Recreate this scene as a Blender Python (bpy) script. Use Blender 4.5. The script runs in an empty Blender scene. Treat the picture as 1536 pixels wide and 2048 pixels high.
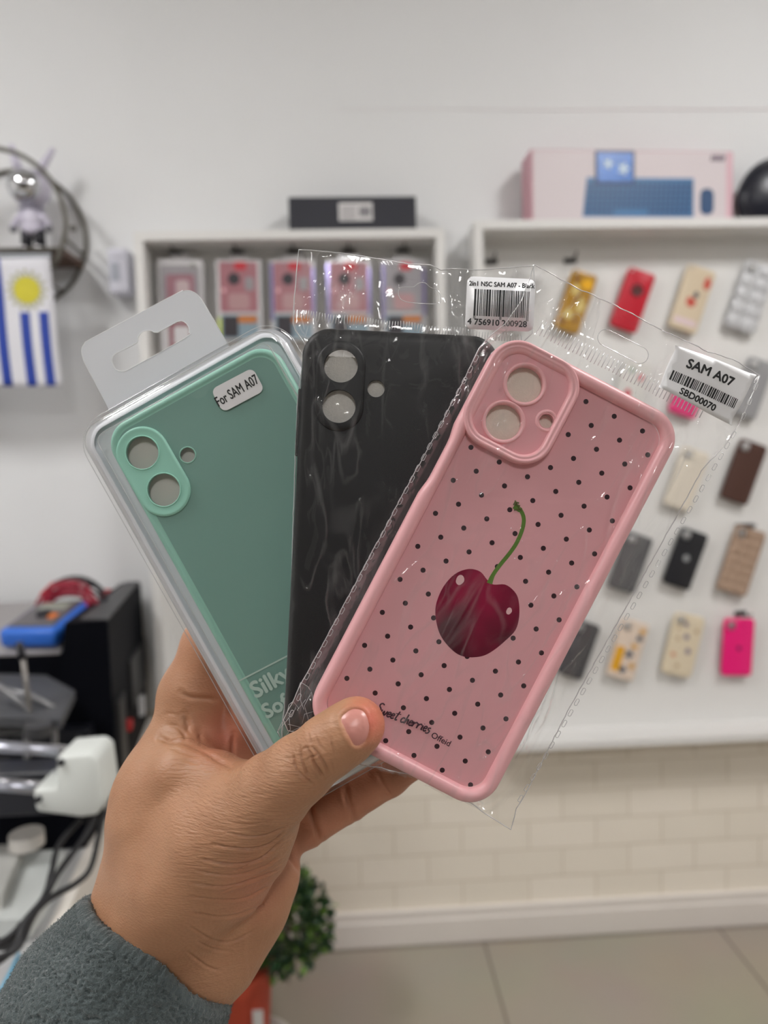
import bpy, bmesh, math, random
import numpy as np
from mathutils import Vector, Matrix, noise
from mathutils.geometry import delaunay_2d_cdt
from mathutils.bvhtree import BVHTree

random.seed(7)
RNG = np.random.default_rng(7)
C = bpy.context.scene.collection
R = math.radians

# ------------------------------------------------------------------ camera, world, exposure, lights
FPX = 1420.0                       # focal length in pixels of the 1536 x 2048 frame
CAM_POS = Vector((0.0, 0.0, 1.21))
YAW, PITCH, ROLL = R(-2.8), R(-4.3), R(-1.5)
CAM = Matrix.Translation(CAM_POS) @ Matrix.Rotation(YAW, 4, 'Z') @ Matrix.Rotation(R(90) + PITCH, 4, 'X') @ Matrix.Rotation(ROLL, 4, 'Z')
cd = bpy.data.cameras.new('camera'); cam = bpy.data.objects.new('camera', cd); C.objects.link(cam)
cam.matrix_world = CAM
cd.sensor_fit = 'VERTICAL'; cd.sensor_height = 36.0; cd.lens = FPX / 2048 * 36.0
cd.clip_start = 0.01; cd.clip_end = 50
cd.dof.use_dof = True; cd.dof.focus_distance = 0.272; cd.dof.aperture_fstop = 7.0
sc = bpy.context.scene
sc.camera = cam
sc.view_settings.view_transform = 'Standard'; sc.view_settings.look = 'None'
sc.view_settings.gamma = 1.0; sc.view_settings.use_curve_mapping = False
sc.view_settings.exposure = 0.0
sc.cycles.transparent_max_bounces = 32
sc.cycles.max_bounces = 8
sc.cycles.sample_clamp_indirect = 6.0
sc.cycles.caustics_reflective = False; sc.cycles.caustics_refractive = False
world = bpy.data.worlds.new('world'); sc.world = world; world.use_nodes = True
world.node_tree.nodes['Background'].inputs[0].default_value = (0.8, 0.88, 1.0, 1)
world.node_tree.nodes['Background'].inputs[1].default_value = 0.3
LAMP_STRENGTH = 50.0
LAMP_COLOR = (1.0, 0.985, 0.975)

# ------------------------------------------------------------------ pixel helpers (1536 x 2048 frame)
def ray(px, py):
    d = CAM.to_3x3() @ Vector(((px - 768) / FPX, -(py - 1024) / FPX, -1.0))
    return d
def WALL(px, py, y=1.7):
    d = ray(px, py); return CAM_POS + d * ((y - CAM_POS.y) / d.y)
def ONZ(px, py, z):
    d = ray(px, py); return CAM_POS + d * ((z - CAM_POS.z) / d.z)
WB = Matrix(((1, 0, 0, 0), (0, 0, -1, 0), (0, 1, 0, 0), (0, 0, 0, 1)))     # local x right, y up, z out of the wall
def wall_frame(px, py, y, ang=0.0):
    return Matrix.Translation(WALL(px, py, y)) @ WB @ Matrix.Rotation(R(ang), 4, 'Z')
def mpp(y=1.7):                    # metres per pixel on a wall plane
    return (WALL(800, 700, y) - WALL(700, 700, y)).length / 100

# ------------------------------------------------------------------ materials
def lin(c):
    c = c / 255.0
    return c / 12.92 if c <= 0.04045 else ((c + 0.055) / 1.055) ** 2.4
def rgb(r, g, b): return (lin(r), lin(g), lin(b), 1.0)
MATS = {}
def mat(name, col=(200, 200, 200), rough=0.5, metal=0.0, spec=0.5, noise_amt=0.0, noise_scale=20.0, bump=0.0, bump_scale=200.0,
        trans=0.0, emit=None, sss=0.0, coat=0.0, alpha=1.0, sheen=0.0, bump_dist=0.001):
    if name in MATS: return MATS[name]
    m = bpy.data.materials.new(name); m.use_nodes = True; MATS[name] = m
    nt = m.node_tree; b = nt.nodes['Principled BSDF']
    c = rgb(*col)
    b.inputs['Base Color'].default_value = c
    b.inputs['Roughness'].default_value = rough; b.inputs['Metallic'].default_value = metal
    b.inputs['Specular IOR Level'].default_value = spec
    b.inputs['Transmission Weight'].default_value = trans
    b.inputs['Coat Weight'].default_value = coat
    b.inputs['Alpha'].default_value = alpha
    b.inputs['Sheen Weight'].default_value = sheen
    if sss:
        b.inputs['Subsurface Weight'].default_value = sss
        b.inputs['Subsurface Radius'].default_value = (1.0, 0.35, 0.2)
        b.inputs['Subsurface Scale'].default_value = 0.004
    if emit:
        b.inputs['Emission Color'].default_value = (*emit[0], 1); b.inputs['Emission Strength'].default_value = emit[1]
    tc = nt.nodes.new('ShaderNodeTexCoord')
    if noise_amt:
        n = nt.nodes.new('ShaderNodeTexNoise'); n.inputs['Scale'].default_value = noise_scale; n.inputs['Detail'].default_value = 4
        nt.links.new(tc.outputs['Object'], n.inputs['Vector'])
        mx = nt.nodes.new('ShaderNodeMix'); mx.data_type = 'RGBA'
        mx.inputs[6].default_value = tuple(max(0, v * (1 - noise_amt)) for v in c[:3]) + (1,)
        mx.inputs[7].default_value = tuple(min(1, v * (1 + noise_amt)) for v in c[:3]) + (1,)
        nt.links.new(n.outputs['Fac'], mx.inputs[0]); nt.links.new(mx.outputs[2], b.inputs['Base Color'])
    if bump:
        n = nt.nodes.new('ShaderNodeTexNoise'); n.inputs['Scale'].default_value = bump_scale; n.inputs['Detail'].default_value = 3
        nt.links.new(tc.outputs['Object'], n.inputs['Vector'])
        bp = nt.nodes.new('ShaderNodeBump'); bp.inputs['Strength'].default_value = bump; bp.inputs['Distance'].default_value = bump_dist
        nt.links.new(n.outputs['Fac'], bp.inputs['Height']); nt.links.new(bp.outputs['Normal'], b.inputs['Normal'])
    return m

def film_mat(name, tint=(1, 1, 1), rough=0.05, refl=0.9, haze=0.03, bump=0.3, bscale=120.0, distort=True, ior=1.5, cap=0.25):
    """thin clear plastic: straight see-through plus a crinkled fresnel reflection"""
    if name in MATS: return MATS[name]
    m = bpy.data.materials.new(name); m.use_nodes = True; MATS[name] = m
    nt = m.node_tree; nt.nodes.clear(); N = nt.nodes.new; L = nt.links.new
    out = N('ShaderNodeOutputMaterial'); tr = N('ShaderNodeBsdfTransparent'); gl = N('ShaderNodeBsdfGlossy')
    df = N('ShaderNodeBsdfDiffuse'); fr = N('ShaderNodeFresnel'); m1 = N('ShaderNodeMixShader'); m2 = N('ShaderNodeMixShader')
    tr.inputs[0].default_value = (*tint, 1); gl.inputs['Roughness'].default_value = rough; fr.inputs['IOR'].default_value = ior
    df.inputs[0].default_value = (0.9, 0.9, 0.92, 1)
    ml = N('ShaderNodeMath'); ml.operation = 'MULTIPLY'; ml.inputs[1].default_value = refl
    mn = N('ShaderNodeMath'); mn.operation = 'MINIMUM'; mn.inputs[1].default_value = cap
    if bump:
        tc = N('ShaderNodeTexCoord'); no = N('ShaderNodeTexNoise'); no.inputs['Scale'].default_value = bscale
        no.inputs['Detail'].default_value = 3; no.inputs['Distortion'].default_value = 1.2 if distort else 0.0
        bp = N('ShaderNodeBump'); bp.inputs['Strength'].default_value = bump; bp.inputs['Distance'].default_value = 0.001
        L(tc.outputs['Object'], no.inputs['Vector'])
        def M_(op, a, b_=None, c_=None):
            q = N('ShaderNodeMath'); q.operation = op
            for i_, v_ in enumerate((a, b_, c_)):
                if v_ is None: continue
                if isinstance(v_, (int, float)): q.inputs[i_].default_value = v_
                else: L(v_, q.inputs[i_])
            return q.outputs[0]
        hsum = M_('MULTIPLY', no.outputs['Fac'], .5)
        # sharp fold lines: zero crossings of stretched, distorted noise, present only in patches
        for (rz, sx_, sy_, sc_, wd, amp, off) in ((20, 1.0, .22, 75, .035, 1.0, 0), (-35, 1.0, .3, 55, .03, .9, 7), (75, 1.0, .35, 90, .04, .6, 13)):
            mp = N('ShaderNodeMapping'); mp.inputs['Rotation'].default_value = (0, 0, R(rz)); mp.inputs['Scale'].default_value = (sx_, sy_, 1); mp.inputs['Location'].default_value = (off, off, 0)
            n2 = N('ShaderNodeTexNoise'); n2.inputs['Scale'].default_value = sc_; n2.inputs['Detail'].default_value = 1.5; n2.inputs['Distortion'].default_value = .8
            n3 = N('ShaderNodeTexNoise'); n3.inputs['Scale'].default_value = 38; n3.inputs['Detail'].default_value = 1
            L(tc.outputs['Object'], mp.inputs[0]); L(mp.outputs[0], n2.inputs['Vector']); L(mp.outputs[0], n3.inputs['Vector'])
            d_ = M_('ABSOLUTE', M_('SUBTRACT', n2.outputs['Fac'], .5)); r_ = M_('MAXIMUM', M_('SUBTRACT', 1.0, M_('DIVIDE', d_, wd)), 0.0)
            k_ = M_('MINIMUM', M_('MAXIMUM', M_('MULTIPLY', M_('SUBTRACT', n3.outputs['Fac'], .47), 9.0), 0.0), 1.0)
            hsum = M_('ADD', hsum, M_('MULTIPLY', M_('MULTIPLY', r_, k_), amp * .55))
        L(hsum, bp.inputs['Height'])
        L(bp.outputs['Normal'], gl.inputs['Normal']); L(bp.outputs['Normal'], fr.inputs['Normal'])
    L(fr.outputs[0], ml.inputs[0]); L(ml.outputs[0], mn.inputs[0]); L(mn.outputs[0], m1.inputs[0])
    m2.inputs[0].default_value = haze
    if bump:
        L(M_('ADD', haze, M_('MULTIPLY', M_('SUBTRACT', hsum, M_('MULTIPLY', no.outputs['Fac'], .5)), .11)), m2.inputs[0])
    L(tr.outputs[0], m2.inputs[1]); L(df.outputs[0], m2.inputs[2])
    L(m2.outputs[0], m1.inputs[1]); L(gl.outputs[0], m1.inputs[2]); L(m1.outputs[0], out.inputs[0])
    return m

# ------------------------------------------------------------------ mesh helpers
class MB:
    def __init__(s): s.v = []; s.f = []
    def add(s, vs, fs):
        o = len(s.v); s.v.extend([tuple(v) for v in vs]); s.f.extend([tuple(i + o for i in f) for f in fs]); return s
    def box(s, x0, y0, z0, x1, y1, z1, bev=0.0, M=None):
        if bev <= 0:
            vs = [(x, y, z) for z in (z0, z1) for (x, y) in ((x0, y0), (x1, y0), (x1, y1), (x0, y1))]
            fs = [(0, 3, 2, 1), (4, 5, 6, 7), (0, 1, 5, 4), (1, 2, 6, 5), (2, 3, 7, 6), (3, 0, 4, 7)]
        else:
            bm = bmesh.new(); bmesh.ops.create_cube(bm, size=1.0)
            for v in bm.verts:
                v.co = Vector(((x0 + x1) / 2 + v.co.x * (x1 - x0), (y0 + y1) / 2 + v.co.y * (y1 - y0), (z0 + z1) / 2 + v.co.z * (z1 - z0)))
            bmesh.ops.bevel(bm, geom=bm.edges[:] + bm.verts[:], offset=bev, segments=3, profile=0.5, affect='EDGES')
            bm.verts.index_update()
            vs = [v.co.copy() for v in bm.verts]; fs = [[v.index for v in f.verts] for f in bm.faces]; bm.free()
        if M is not None: vs = [M @ Vector(v) for v in vs]
        return s.add(vs, fs)
    def cyl(s, a, b, ra, rb=None, n=20, caps=True):
        rb = ra if rb is None else rb; a = Vector(a); b = Vector(b); d = (b - a).normalized()
        u = d.orthogonal().normalized(); w = d.cross(u)
        vs = [a + (u * math.cos(t) + w * math.sin(t)) * ra for t in [2 * math.pi * i / n for i in range(n)]]
        vs += [b + (u * math.cos(t) + w * math.sin(t)) * rb for t in [2 * math.pi * i / n for i in range(n)]]
        fs = [(i, (i + 1) % n, n + (i + 1) % n, n + i) for i in range(n)]
        if caps: fs += [tuple(range(n))[::-1], tuple(range(n, 2 * n))]
        return s.add(vs, fs)
    def tube(s, pts, r, n=10, closed=False, rads=None):
        pts = [Vector(p) for p in pts]; k = len(pts); rings = []; u = None
        for i, p in enumerate(pts):
            a = pts[i - 1] if (i > 0 or closed) else p; b = pts[(i + 1) % k] if (i < k - 1 or closed) else p
            d = (b - a).normalized()
            u = d.orthogonal().normalized() if u is None else (u - d * u.dot(d)).normalized()
            w = d.cross(u); rr = rads[i] if rads else r
            rings.append([p + (u * math.cos(t) + w * math.sin(t)) * rr for t in [2 * math.pi * j / n for j in range(n)]])
        vs = [v for rg in rings for v in rg]; fs = []
        for i in range(k if closed else k - 1):
            o, q = i * n, ((i + 1) % k) * n
            fs += [(o + j, o + (j + 1) % n, q + (j + 1) % n, q + j) for j in range(n)]
        if not closed: fs += [tuple(range(n))[::-1], tuple(range((k - 1) * n, k * n))]
        return s.add(vs, fs)
    def sphere(s, c, rx, ry=None, rz=None, nu=24, nv=14, M=None):
        ry = rx if ry is None else ry; rz = rx if rz is None else rz; vs = []; fs = []
        for i in range(nv + 1):
            ph = math.pi * i / nv
            for j in range(nu):
                t = 2 * math.pi * j / nu
                p = Vector((rx * math.sin(ph) * math.cos(t), ry * math.sin(ph) * math.sin(t), rz * math.cos(ph)))
                if M is not None: p = M @ p
                vs.append(Vector(c) + p)
        for i in range(nv):
            for j in range(nu):
                fs.append((i * nu + j, (i + 1) * nu + j, (i + 1) * nu + (j + 1) % nu, i * nu + (j + 1) % nu))
        return s.add(vs, fs)
    def prism(s, poly, z0, z1):
        n = len(poly)
        vs = [(x, y, z0) for x, y in poly] + [(x, y, z1) for x, y in poly]
        return s.add(vs, [tuple(range(n))[::-1], tuple(range(n, 2 * n))] + [(i, (i + 1) % n, n + (i + 1) % n, n + i) for i in range(n)])
    def build(s, name, m, parent=None, smooth=False, M=None):
        return mesh_obj(name, s.v, s.f, m, parent, smooth, M)

def mesh_obj(name, vs, fs, m, parent=None, smooth=False, M=None, scale=None):
    me = bpy.data.meshes.new(name)
    if scale: vs = [(v[0] * scale, v[1] * scale, v[2] * scale) for v in vs]
    me.from_pydata([tuple(v) for v in vs], [], [tuple(f) for f in fs]); me.validate(); me.update()
    bm = bmesh.new(); bm.from_mesh(me); bmesh.ops.remove_doubles(bm, verts=bm.verts, dist=1e-6)
    bmesh.ops.recalc_face_normals(bm, faces=bm.faces); bm.to_mesh(me); bm.free()
    if m is not None: me.materials.append(m)
    if smooth is True: me.shade_smooth()
    elif smooth:                                            # a number: smooth below this angle
        me.shade_smooth(); me.set_sharp_from_angle(angle=R(smooth))
    o = bpy.data.objects.new(name, me); C.objects.link(o)
    if parent is not None: o.parent = parent
    if M is not None: o.matrix_world = M if parent is None else M
    return o
def tag(o, label=None, cat=None, group=None, kind=None):
    if label: o['label'] = label
    if cat: o['category'] = cat
    if group: o['group'] = group
    if kind: o['kind'] = kind
    return o
def thing(name, label, cat, M=None, group=None):
    o = bpy.data.objects.new(name, None); o.empty_display_size = 0.02; C.objects.link(o)
    if M is not None: o.matrix_world = M
    return tag(o, label, cat, group)

def rrect(w, h, r, n=10, cx=0.0, cy=0.0):
    r = max(min(r, w / 2 - 1e-6, h / 2 - 1e-6), 1e-6); pts = []
    for (sx, sy, a0) in ((1, 1, 0), (-1, 1, 90), (-1, -1, 180), (1, -1, 270)):
        for i in range(n + 1):
            a = R(a0 + 90 * i / n)
            pts.append((cx + sx * (w / 2 - r) + r * math.cos(a), cy + sy * (h / 2 - r) + r * math.sin(a)))
    return pts
def circle(cx, cy, r, n=40): return [(cx + r * math.cos(2 * math.pi * i / n), cy + r * math.sin(2 * math.pi * i / n)) for i in range(n)]
def rot2(pts, ang, cx=0, cy=0):
    c, s_ = math.cos(R(ang)), math.sin(R(ang))
    return [(cx + (x - cx) * c - (y - cy) * s_, cy + (x - cx) * s_ + (y - cy) * c) for x, y in pts]
def inside(x, y, poly):
    x = np.asarray(x, float); y = np.asarray(y, float); r = np.zeros(x.shape, bool); n = len(poly)
    for i in range(n):
        x1, y1 = poly[i]; x2, y2 = poly[(i + 1) % n]
        if y1 == y2: continue
        c = ((y1 > y) != (y2 > y)) & (x < (x2 - x1) * (y - y1) / (y2 - y1) + x1)
        r ^= c
    return r
def segdist(x, y, pts, closed=False):
    best = np.full(np.shape(x), 1e9); n = len(pts)
    for i in range(n if closed else n - 1):
        ax, ay = pts[i]; bx, by = pts[(i + 1) % n]; dx, dy = bx - ax, by - ay
        t = np.clip(((x - ax) * dx + (y - ay) * dy) / (dx * dx + dy * dy + 1e-12), 0, 1)
        best = np.minimum(best, np.hypot(x - ax - t * dx, y - ay - t * dy))
    return best
def fill(outline, holes=(), step=None):
    """triangulate an outline with holes (and interior points on a jittered grid): returns 2D verts, faces"""
    vs = []; es = []
    for lp in [outline] + list(holes):
        o = len(vs); vs += [Vector(p) for p in lp]; es += [(o + i, o + (i + 1) % len(lp)) for i in range(len(lp))]
    if step:
        xs = [p[0] for p in outline]; ys = [p[1] for p in outline]
        gx, gy = np.meshgrid(np.arange(min(xs), max(xs), step), np.arange(min(ys), max(ys), step))
        gx = gx + (np.arange(gx.shape[0])[:, None] % 2) * step / 2
        gx = gx.ravel(); gy = gy.ravel()
        k = inside(gx, gy, outline) & (segdist(gx, gy, outline, True) > step * 0.45)
        for h in holes: k &= ~inside(gx, gy, h) & (segdist(gx, gy, h, True) > step * 0.45)
        vs += [Vector((a, b)) for a, b in zip(gx[k], gy[k])]
    ov, oe, of, *_ = delaunay_2d_cdt(vs, es, [], 1 if not holes else 1, 1e-7)
    cx = np.array([sum(ov[i].x for i in f) / len(f) for f in of]); cy = np.array([sum(ov[i].y for i in f) / len(f) for f in of])
    k = inside(cx, cy, outline)
    for h in holes: k &= ~inside(cx, cy, h)
    return [(v.x, v.y) for v in ov], [tuple(f) for f, kk in zip(of, k) if kk]
def plate(outline, holes, z0, z1, mb=None, step=None):
    mb = mb or MB(); v, f = fill(outline, holes, step)
    mb.add([(x, y, z1) for x, y in v], f); mb.add([(x, y, z0) for x, y in v], [g[::-1] for g in f])
    for lp in [outline] + list(holes):
        n = len(lp)
        mb.add([(x, y, z0) for x, y in lp] + [(x, y, z1) for x, y in lp], [(i, (i + 1) % n, n + (i + 1) % n, n + i) for i in range(n)])
    return mb
def loft(rings, mb=None, closed_profile=False):
    """rings: lists of 3D points of equal length, joined in order"""
    mb = mb or MB(); n = len(rings[0]); k = len(rings)
    vs = [p for r in rings for p in r]; fs = []
    for i in range(k if closed_profile else k - 1):
        o, q = i * n, ((i + 1) % k) * n
        fs += [(o + j, o + (j + 1) % n, q + (j + 1) % n, q + j) for j in range(n)]
    return mb.add(vs, fs)
def rr_rings(w, h, r, prof, n=10, cx=0, cy=0, ang=0):
    """prof: (inset, z) pairs"""
    out = []
    for ins, z in prof:
        p = rrect(w - 2 * ins, h - 2 * ins, max(r - ins, 0.3), n, cx, cy)
        if ang: p = rot2(p, ang, cx, cy)
        out.append([(x, y, z) for x, y in p])
    return out
def sdf_mesh(name, fn, lo, hi, h, m, parent=None, keep=None):
    """polygonise a distance function given on a grid (fn gets X, Y, Z arrays)"""
    import openvdb
    ax = [np.arange(lo[i], hi[i] + h, h, dtype=np.float32) for i in range(3)]
    F = fn(ax)
    F = np.clip(F, -3 * h, 3 * h).astype(np.float32)
    g = openvdb.FloatGrid(3 * h); g.copyFromArray(F)
    p, t, q = g.convertToPolygons(isovalue=0.0)
    p = p * h + np.array(lo, dtype=np.float32)
    return p, [tuple(int(i) for i in f) for f in q] + [tuple(int(i) for i in f) for f in t]

def text_mesh(txt, size, align='CENTER', shear=0.0, offset=0.0, space=1.0, sx=1.0):
    cu = bpy.data.curves.new('txt', 'FONT'); cu.body = txt; cu.size = size; cu.align_x = align; cu.align_y = 'CENTER'
    cu.shear = shear; cu.offset = offset; cu.space_character = space; cu.resolution_u = 3
    o = bpy.data.objects.new('txt', cu); C.objects.link(o)
    dg = bpy.context.evaluated_depsgraph_get(); me = bpy.data.meshes.new_from_object(o.evaluated_get(dg))
    vs = [(v.co.x * sx, v.co.y) for v in me.vertices]; fs = [tuple(p.vertices) for p in me.polygons]
    bpy.data.objects.remove(o); bpy.data.curves.remove(cu); bpy.data.meshes.remove(me)
    return vs, fs
def put_text(mb, txt, size, x, y, z, ang=0, bold=0.0, **k):
    vs, fs = text_mesh(txt, size, **k); vs = rot2(vs, ang)
    for i, (dx, dy) in enumerate(((0, 0), (bold, 0), (-bold, 0), (0, bold), (0, -bold)) if bold else ((0, 0),)):
        mb.add([(x + a + dx, y + b + dy, z + .004 * i) for a, b in vs], fs)
    return mb

# frame of a thing held in the hand: local millimetres, z towards the camera, z = 0 at its front surface
class Frame:
    def __init__(s, cx, cy, D, ang):
        s.cx, s.cy, s.D, s.ang = cx, cy, D, ang
        s.M = CAM @ Matrix.Translation(((cx - 768) / FPX * D * 1e-3, -(cy - 1024) / FPX * D * 1e-3, -D * 1e-3)) @ Matrix.Rotation(R(ang), 4, 'Z')
    def loc(s, px, py, z=0.0):
        k = (s.D - z) / FPX
        X = (px - 768) * k - (s.cx - 768) / FPX * s.D; Y = -(py - 1024) * k + (s.cy - 1024) / FPX * s.D
        c, q = math.cos(R(-s.ang)), math.sin(R(-s.ang))
        return (X * c - Y * q, X * q + Y * c)
    def locs(s, pts, z=0.0): return [s.loc(a, b, z) for a, b in pts]
def mm(mb, name, m, parent, smooth=False):
    o = mesh_obj(name, mb.v, mb.f, m, parent, smooth, None, 0.001); return o
# ------------------------------------------------------------------ the room
YW = 1.7
X0, X1, Y0, Z1 = -2.3, 2.4, -4.2, 2.75
def wall_paint():
    m = mat('wall_paint', (226, 227, 228), 0.75, spec=0.3, noise_amt=0.035, noise_scale=3.0, bump=0.25, bump_scale=14, bump_dist=0.004)
    return m
def brick_mat():
    m = bpy.data.materials.new('pale_brick_panel'); m.use_nodes = True; nt = m.node_tree; b = nt.nodes['Principled BSDF']
    N = nt.nodes.new; L = nt.links.new
    tc = N('ShaderNodeTexCoord'); mp = N('ShaderNodeMapping'); mp.inputs['Rotation'].default_value = (R(90), 0, 0)
    br = N('ShaderNodeTexBrick'); br.inputs['Scale'].default_value = 1.0
    br.inputs['Brick Width'].default_value = 0.17; br.inputs['Row Height'].default_value = 0.0735; br.inputs['Mortar Size'].default_value = 0.003
    br.inputs['Mortar Smooth'].default_value = 0.6; br.offset = 0.5
    br.inputs['Color1'].default_value = rgb(241, 233, 220); br.inputs['Color2'].default_value = rgb(236, 228, 214); br.inputs['Mortar'].default_value = rgb(221, 211, 194)
    no = N('ShaderNodeTexNoise'); no.inputs['Scale'].default_value = 22; no.inputs['Detail'].default_value = 5
    ad = N('ShaderNodeMath'); ad.operation = 'MULTIPLY_ADD'; ad.inputs[1].default_value = -0.8
    bp = N('ShaderNodeBump'); bp.inputs['Strength'].default_value = 0.5; bp.inputs['Distance'].default_value = 0.004
    L(tc.outputs['Object'], mp.inputs[0]); L(mp.outputs[0], br.inputs[0]); L(tc.outputs['Object'], no.inputs['Vector'])
    L(br.outputs['Fac'], ad.inputs[0]); L(no.outputs['Fac'], ad.inputs[2]); L(ad.outputs[0], bp.inputs['Height'])
    L(bp.outputs[0], b.inputs['Normal']); L(br.outputs['Color'], b.inputs['Base Color']); b.inputs['Roughness'].default_value = 0.7
    return m
WHITE_WALL = wall_paint()
def struct(o): o['kind'] = 'structure'; return o
PANEL_TOP = 0.62
struct(MB().box(X0 - .1, YW, PANEL_TOP, X1 + .1, YW + .1, Z1).build('wall_back', WHITE_WALL))
struct(MB().box(X0 - .1, YW - 0.004, 0, X1 + .1, YW + .1, PANEL_TOP).build('wall_back_lower', brick_mat()))
side = mat('side_wall_paint', (225, 223, 220), 0.8, noise_amt=.03, noise_scale=2)
struct(MB().box(X0 - .1, Y0, 0, X0, YW, Z1).build('wall_left', side))
struct(MB().box(X1, Y0, 0, X1 + .1, YW, Z1).build('wall_right', side))
struct(MB().box(X0 - .1, Y0 - .1, 0, X1 + .1, Y0, Z1).build('wall_front', mat('front_wall_paint', (84, 82, 80), 0.8)))
struct(MB().box(X0 - .1, Y0 - .1, Z1, X1 + .1, YW + .1, Z1 + .1).build('ceiling', mat('ceiling_paint', (230, 228, 224), 0.9)))
# floor: big glazed tiles laid with thin grout
def floor_mat(gx, gy):
    m = bpy.data.materials.new('floor_tile'); m.use_nodes = True; nt = m.node_tree; b = nt.nodes['Principled BSDF']
    N = nt.nodes.new; L = nt.links.new
    tc = N('ShaderNodeTexCoord'); mp = N('ShaderNodeMapping'); mp.inputs['Location'].default_value = (-gx, -gy, 0)
    br = N('ShaderNodeTexBrick'); br.offset = 0.0; br.inputs['Scale'].default_value = 1.0
    br.inputs['Brick Width'].default_value = 0.6; br.inputs['Row Height'].default_value = 0.6; br.inputs['Mortar Size'].default_value = 0.0035
    br.inputs['Mortar Smooth'].default_value = 0.3
    br.inputs['Color1'].default_value = rgb(168, 159, 146); br.inputs['Color2'].default_value = rgb(165, 156, 143); br.inputs['Mortar'].default_value = rgb(120, 112, 102)
    no = N('ShaderNodeTexNoise'); no.inputs['Scale'].default_value = 3; no.inputs['Detail'].default_value = 4
    mx = N('ShaderNodeMix'); mx.data_type = 'RGBA'; mx.blend_type = 'MULTIPLY'; mx.inputs[0].default_value = 0.25
    L(tc.outputs['Object'], mp.inputs[0]); L(mp.outputs[0], br.inputs[0]); L(tc.outputs['Object'], no.inputs['Vector'])
    L(br.outputs['Color'], mx.inputs[6]); L(no.outputs['Color'], mx.inputs[7]); L(mx.outputs[2], b.inputs['Base Color'])
    b.inputs['Roughness'].default_value = 0.28
    return m
g0 = ONZ(968, 1882, 0.0)
struct(MB().box(X0 - .1, Y0 - .1, -0.1, X1 + .1, YW + .1, 0).build('floor', floor_mat(g0.x, YW - 0.03)))
# stepped white skirting
bbm = mat('skirting_white', (226, 220, 214), 0.5, noise_amt=.04, noise_scale=9)
mb = MB().box(X0, YW - .022, 0, X1, YW - .004, .062, .002); mb.box(X0, YW - .016, .062, X1, YW - .004, .085, .002)
struct(mb.build('baseboard_back', bbm))
# thin raised seam running along the upper wall
pa, pb = WALL(660, 222, YW), WALL(1536, 216, YW)
zz = (pa.z + pb.z) / 2
pts = [(x, YW - 0.0005, zz + 0.003 * noise.noise(Vector((x * 3, 0, 0)))) for x in np.arange(pa.x, X1, .05)]
struct(MB().tube(pts, 0.0022, 6, rads=[.0004 + .0018 * min(i / len(pts) * 2, 1) for i in range(len(pts))]).build('trim_1', mat('seam_grey', (222, 214, 216), 0.8)))

# ceiling lamps: long LED panels, two lighting the shop and one added as fill
lamp_body = mat('lamp_housing_white', (230, 230, 230), 0.4)
lamp_glow = mat('lamp_diffuser', (255, 255, 255), 0.5, emit=(LAMP_COLOR, LAMP_STRENGTH))
def ceiling_lamp(x, y, label, w=.28, l=.7):
    t = thing('ceiling_lamp', label, 'lamp', Matrix.Translation((x, y, Z1)), 'ceiling lamps')
    MB().box(-w / 2 - .02, -l / 2 - .02, -.05, w / 2 + .02, l / 2 + .02, 0, .004).build('housing', lamp_body, t)
    MB().box(-w / 2, -l / 2, -.056, w / 2, l / 2, -.0505).build('diffuser', lamp_glow, t)
ceiling_lamp(-1.35, 0.2, 'long white ceiling lamp above the left side of the shop')
ceiling_lamp(1.25, 0.2, 'long white ceiling lamp above the right side of the shop')
ceiling_lamp(0.0, -2.1, 'long white unseen ceiling lamp added behind the viewer as fill light')  # added fill, no known source: lights the hand and packs from the front
# ------------------------------------------------------------------ display cabinets on the wall
YF = 1.60
cab_white = mat('cabinet_white', (222, 221, 219), 0.45, noise_amt=.02, noise_scale=6)
cab_back = mat('cabinet_back_white', (226, 225, 223), 0.5, noise_amt=.015, noise_scale=4)
def cabinet(x0, x1, z0, z1, label):
    t = thing('display_cabinet', label, 'cabinet', Matrix.Translation((x0, YW - .005, z0)))
    w, h, d, th = x1 - x0, z1 - z0, YW - .005 - YF, .02
    MB().box(th, -.012, th, w - th, 0, h - th).build('back_panel', cab_back, t)
    MB().box(0, -d, h - th, w, 0, h, .0015).build('top_board', cab_white, t)
    MB().box(0, -d, 0, w, 0, th, .0015).build('bottom_board', cab_white, t)
    MB().box(0, -d, th, th, 0, h - th, .001).build('side_board', cab_white, t)
    MB().box(w - th, -d, th, w, 0, h - th, .001).build('side_board', cab_white, t)
    return t
lx0 = WALL(267, 478, YF).x; lx1 = WALL(889, 452, YF).x; ltop = WALL(600, 459, YF).z
rx0 = WALL(948, 450, YF).x; rtop = WALL(1250, 437, YF).z; rbot = WALL(1350, 1490, YF).z
cabinet(lx0, lx1, .70, ltop, 'narrower white open display cabinet on the left, holding pink boxed packs in a row')
cabinet(rx0, 1.62, rbot, rtop, 'wide white open display cabinet on the right, hung with rows of loose phone cases')
YB = YW - .017                      # face of the cabinet back panels

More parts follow.
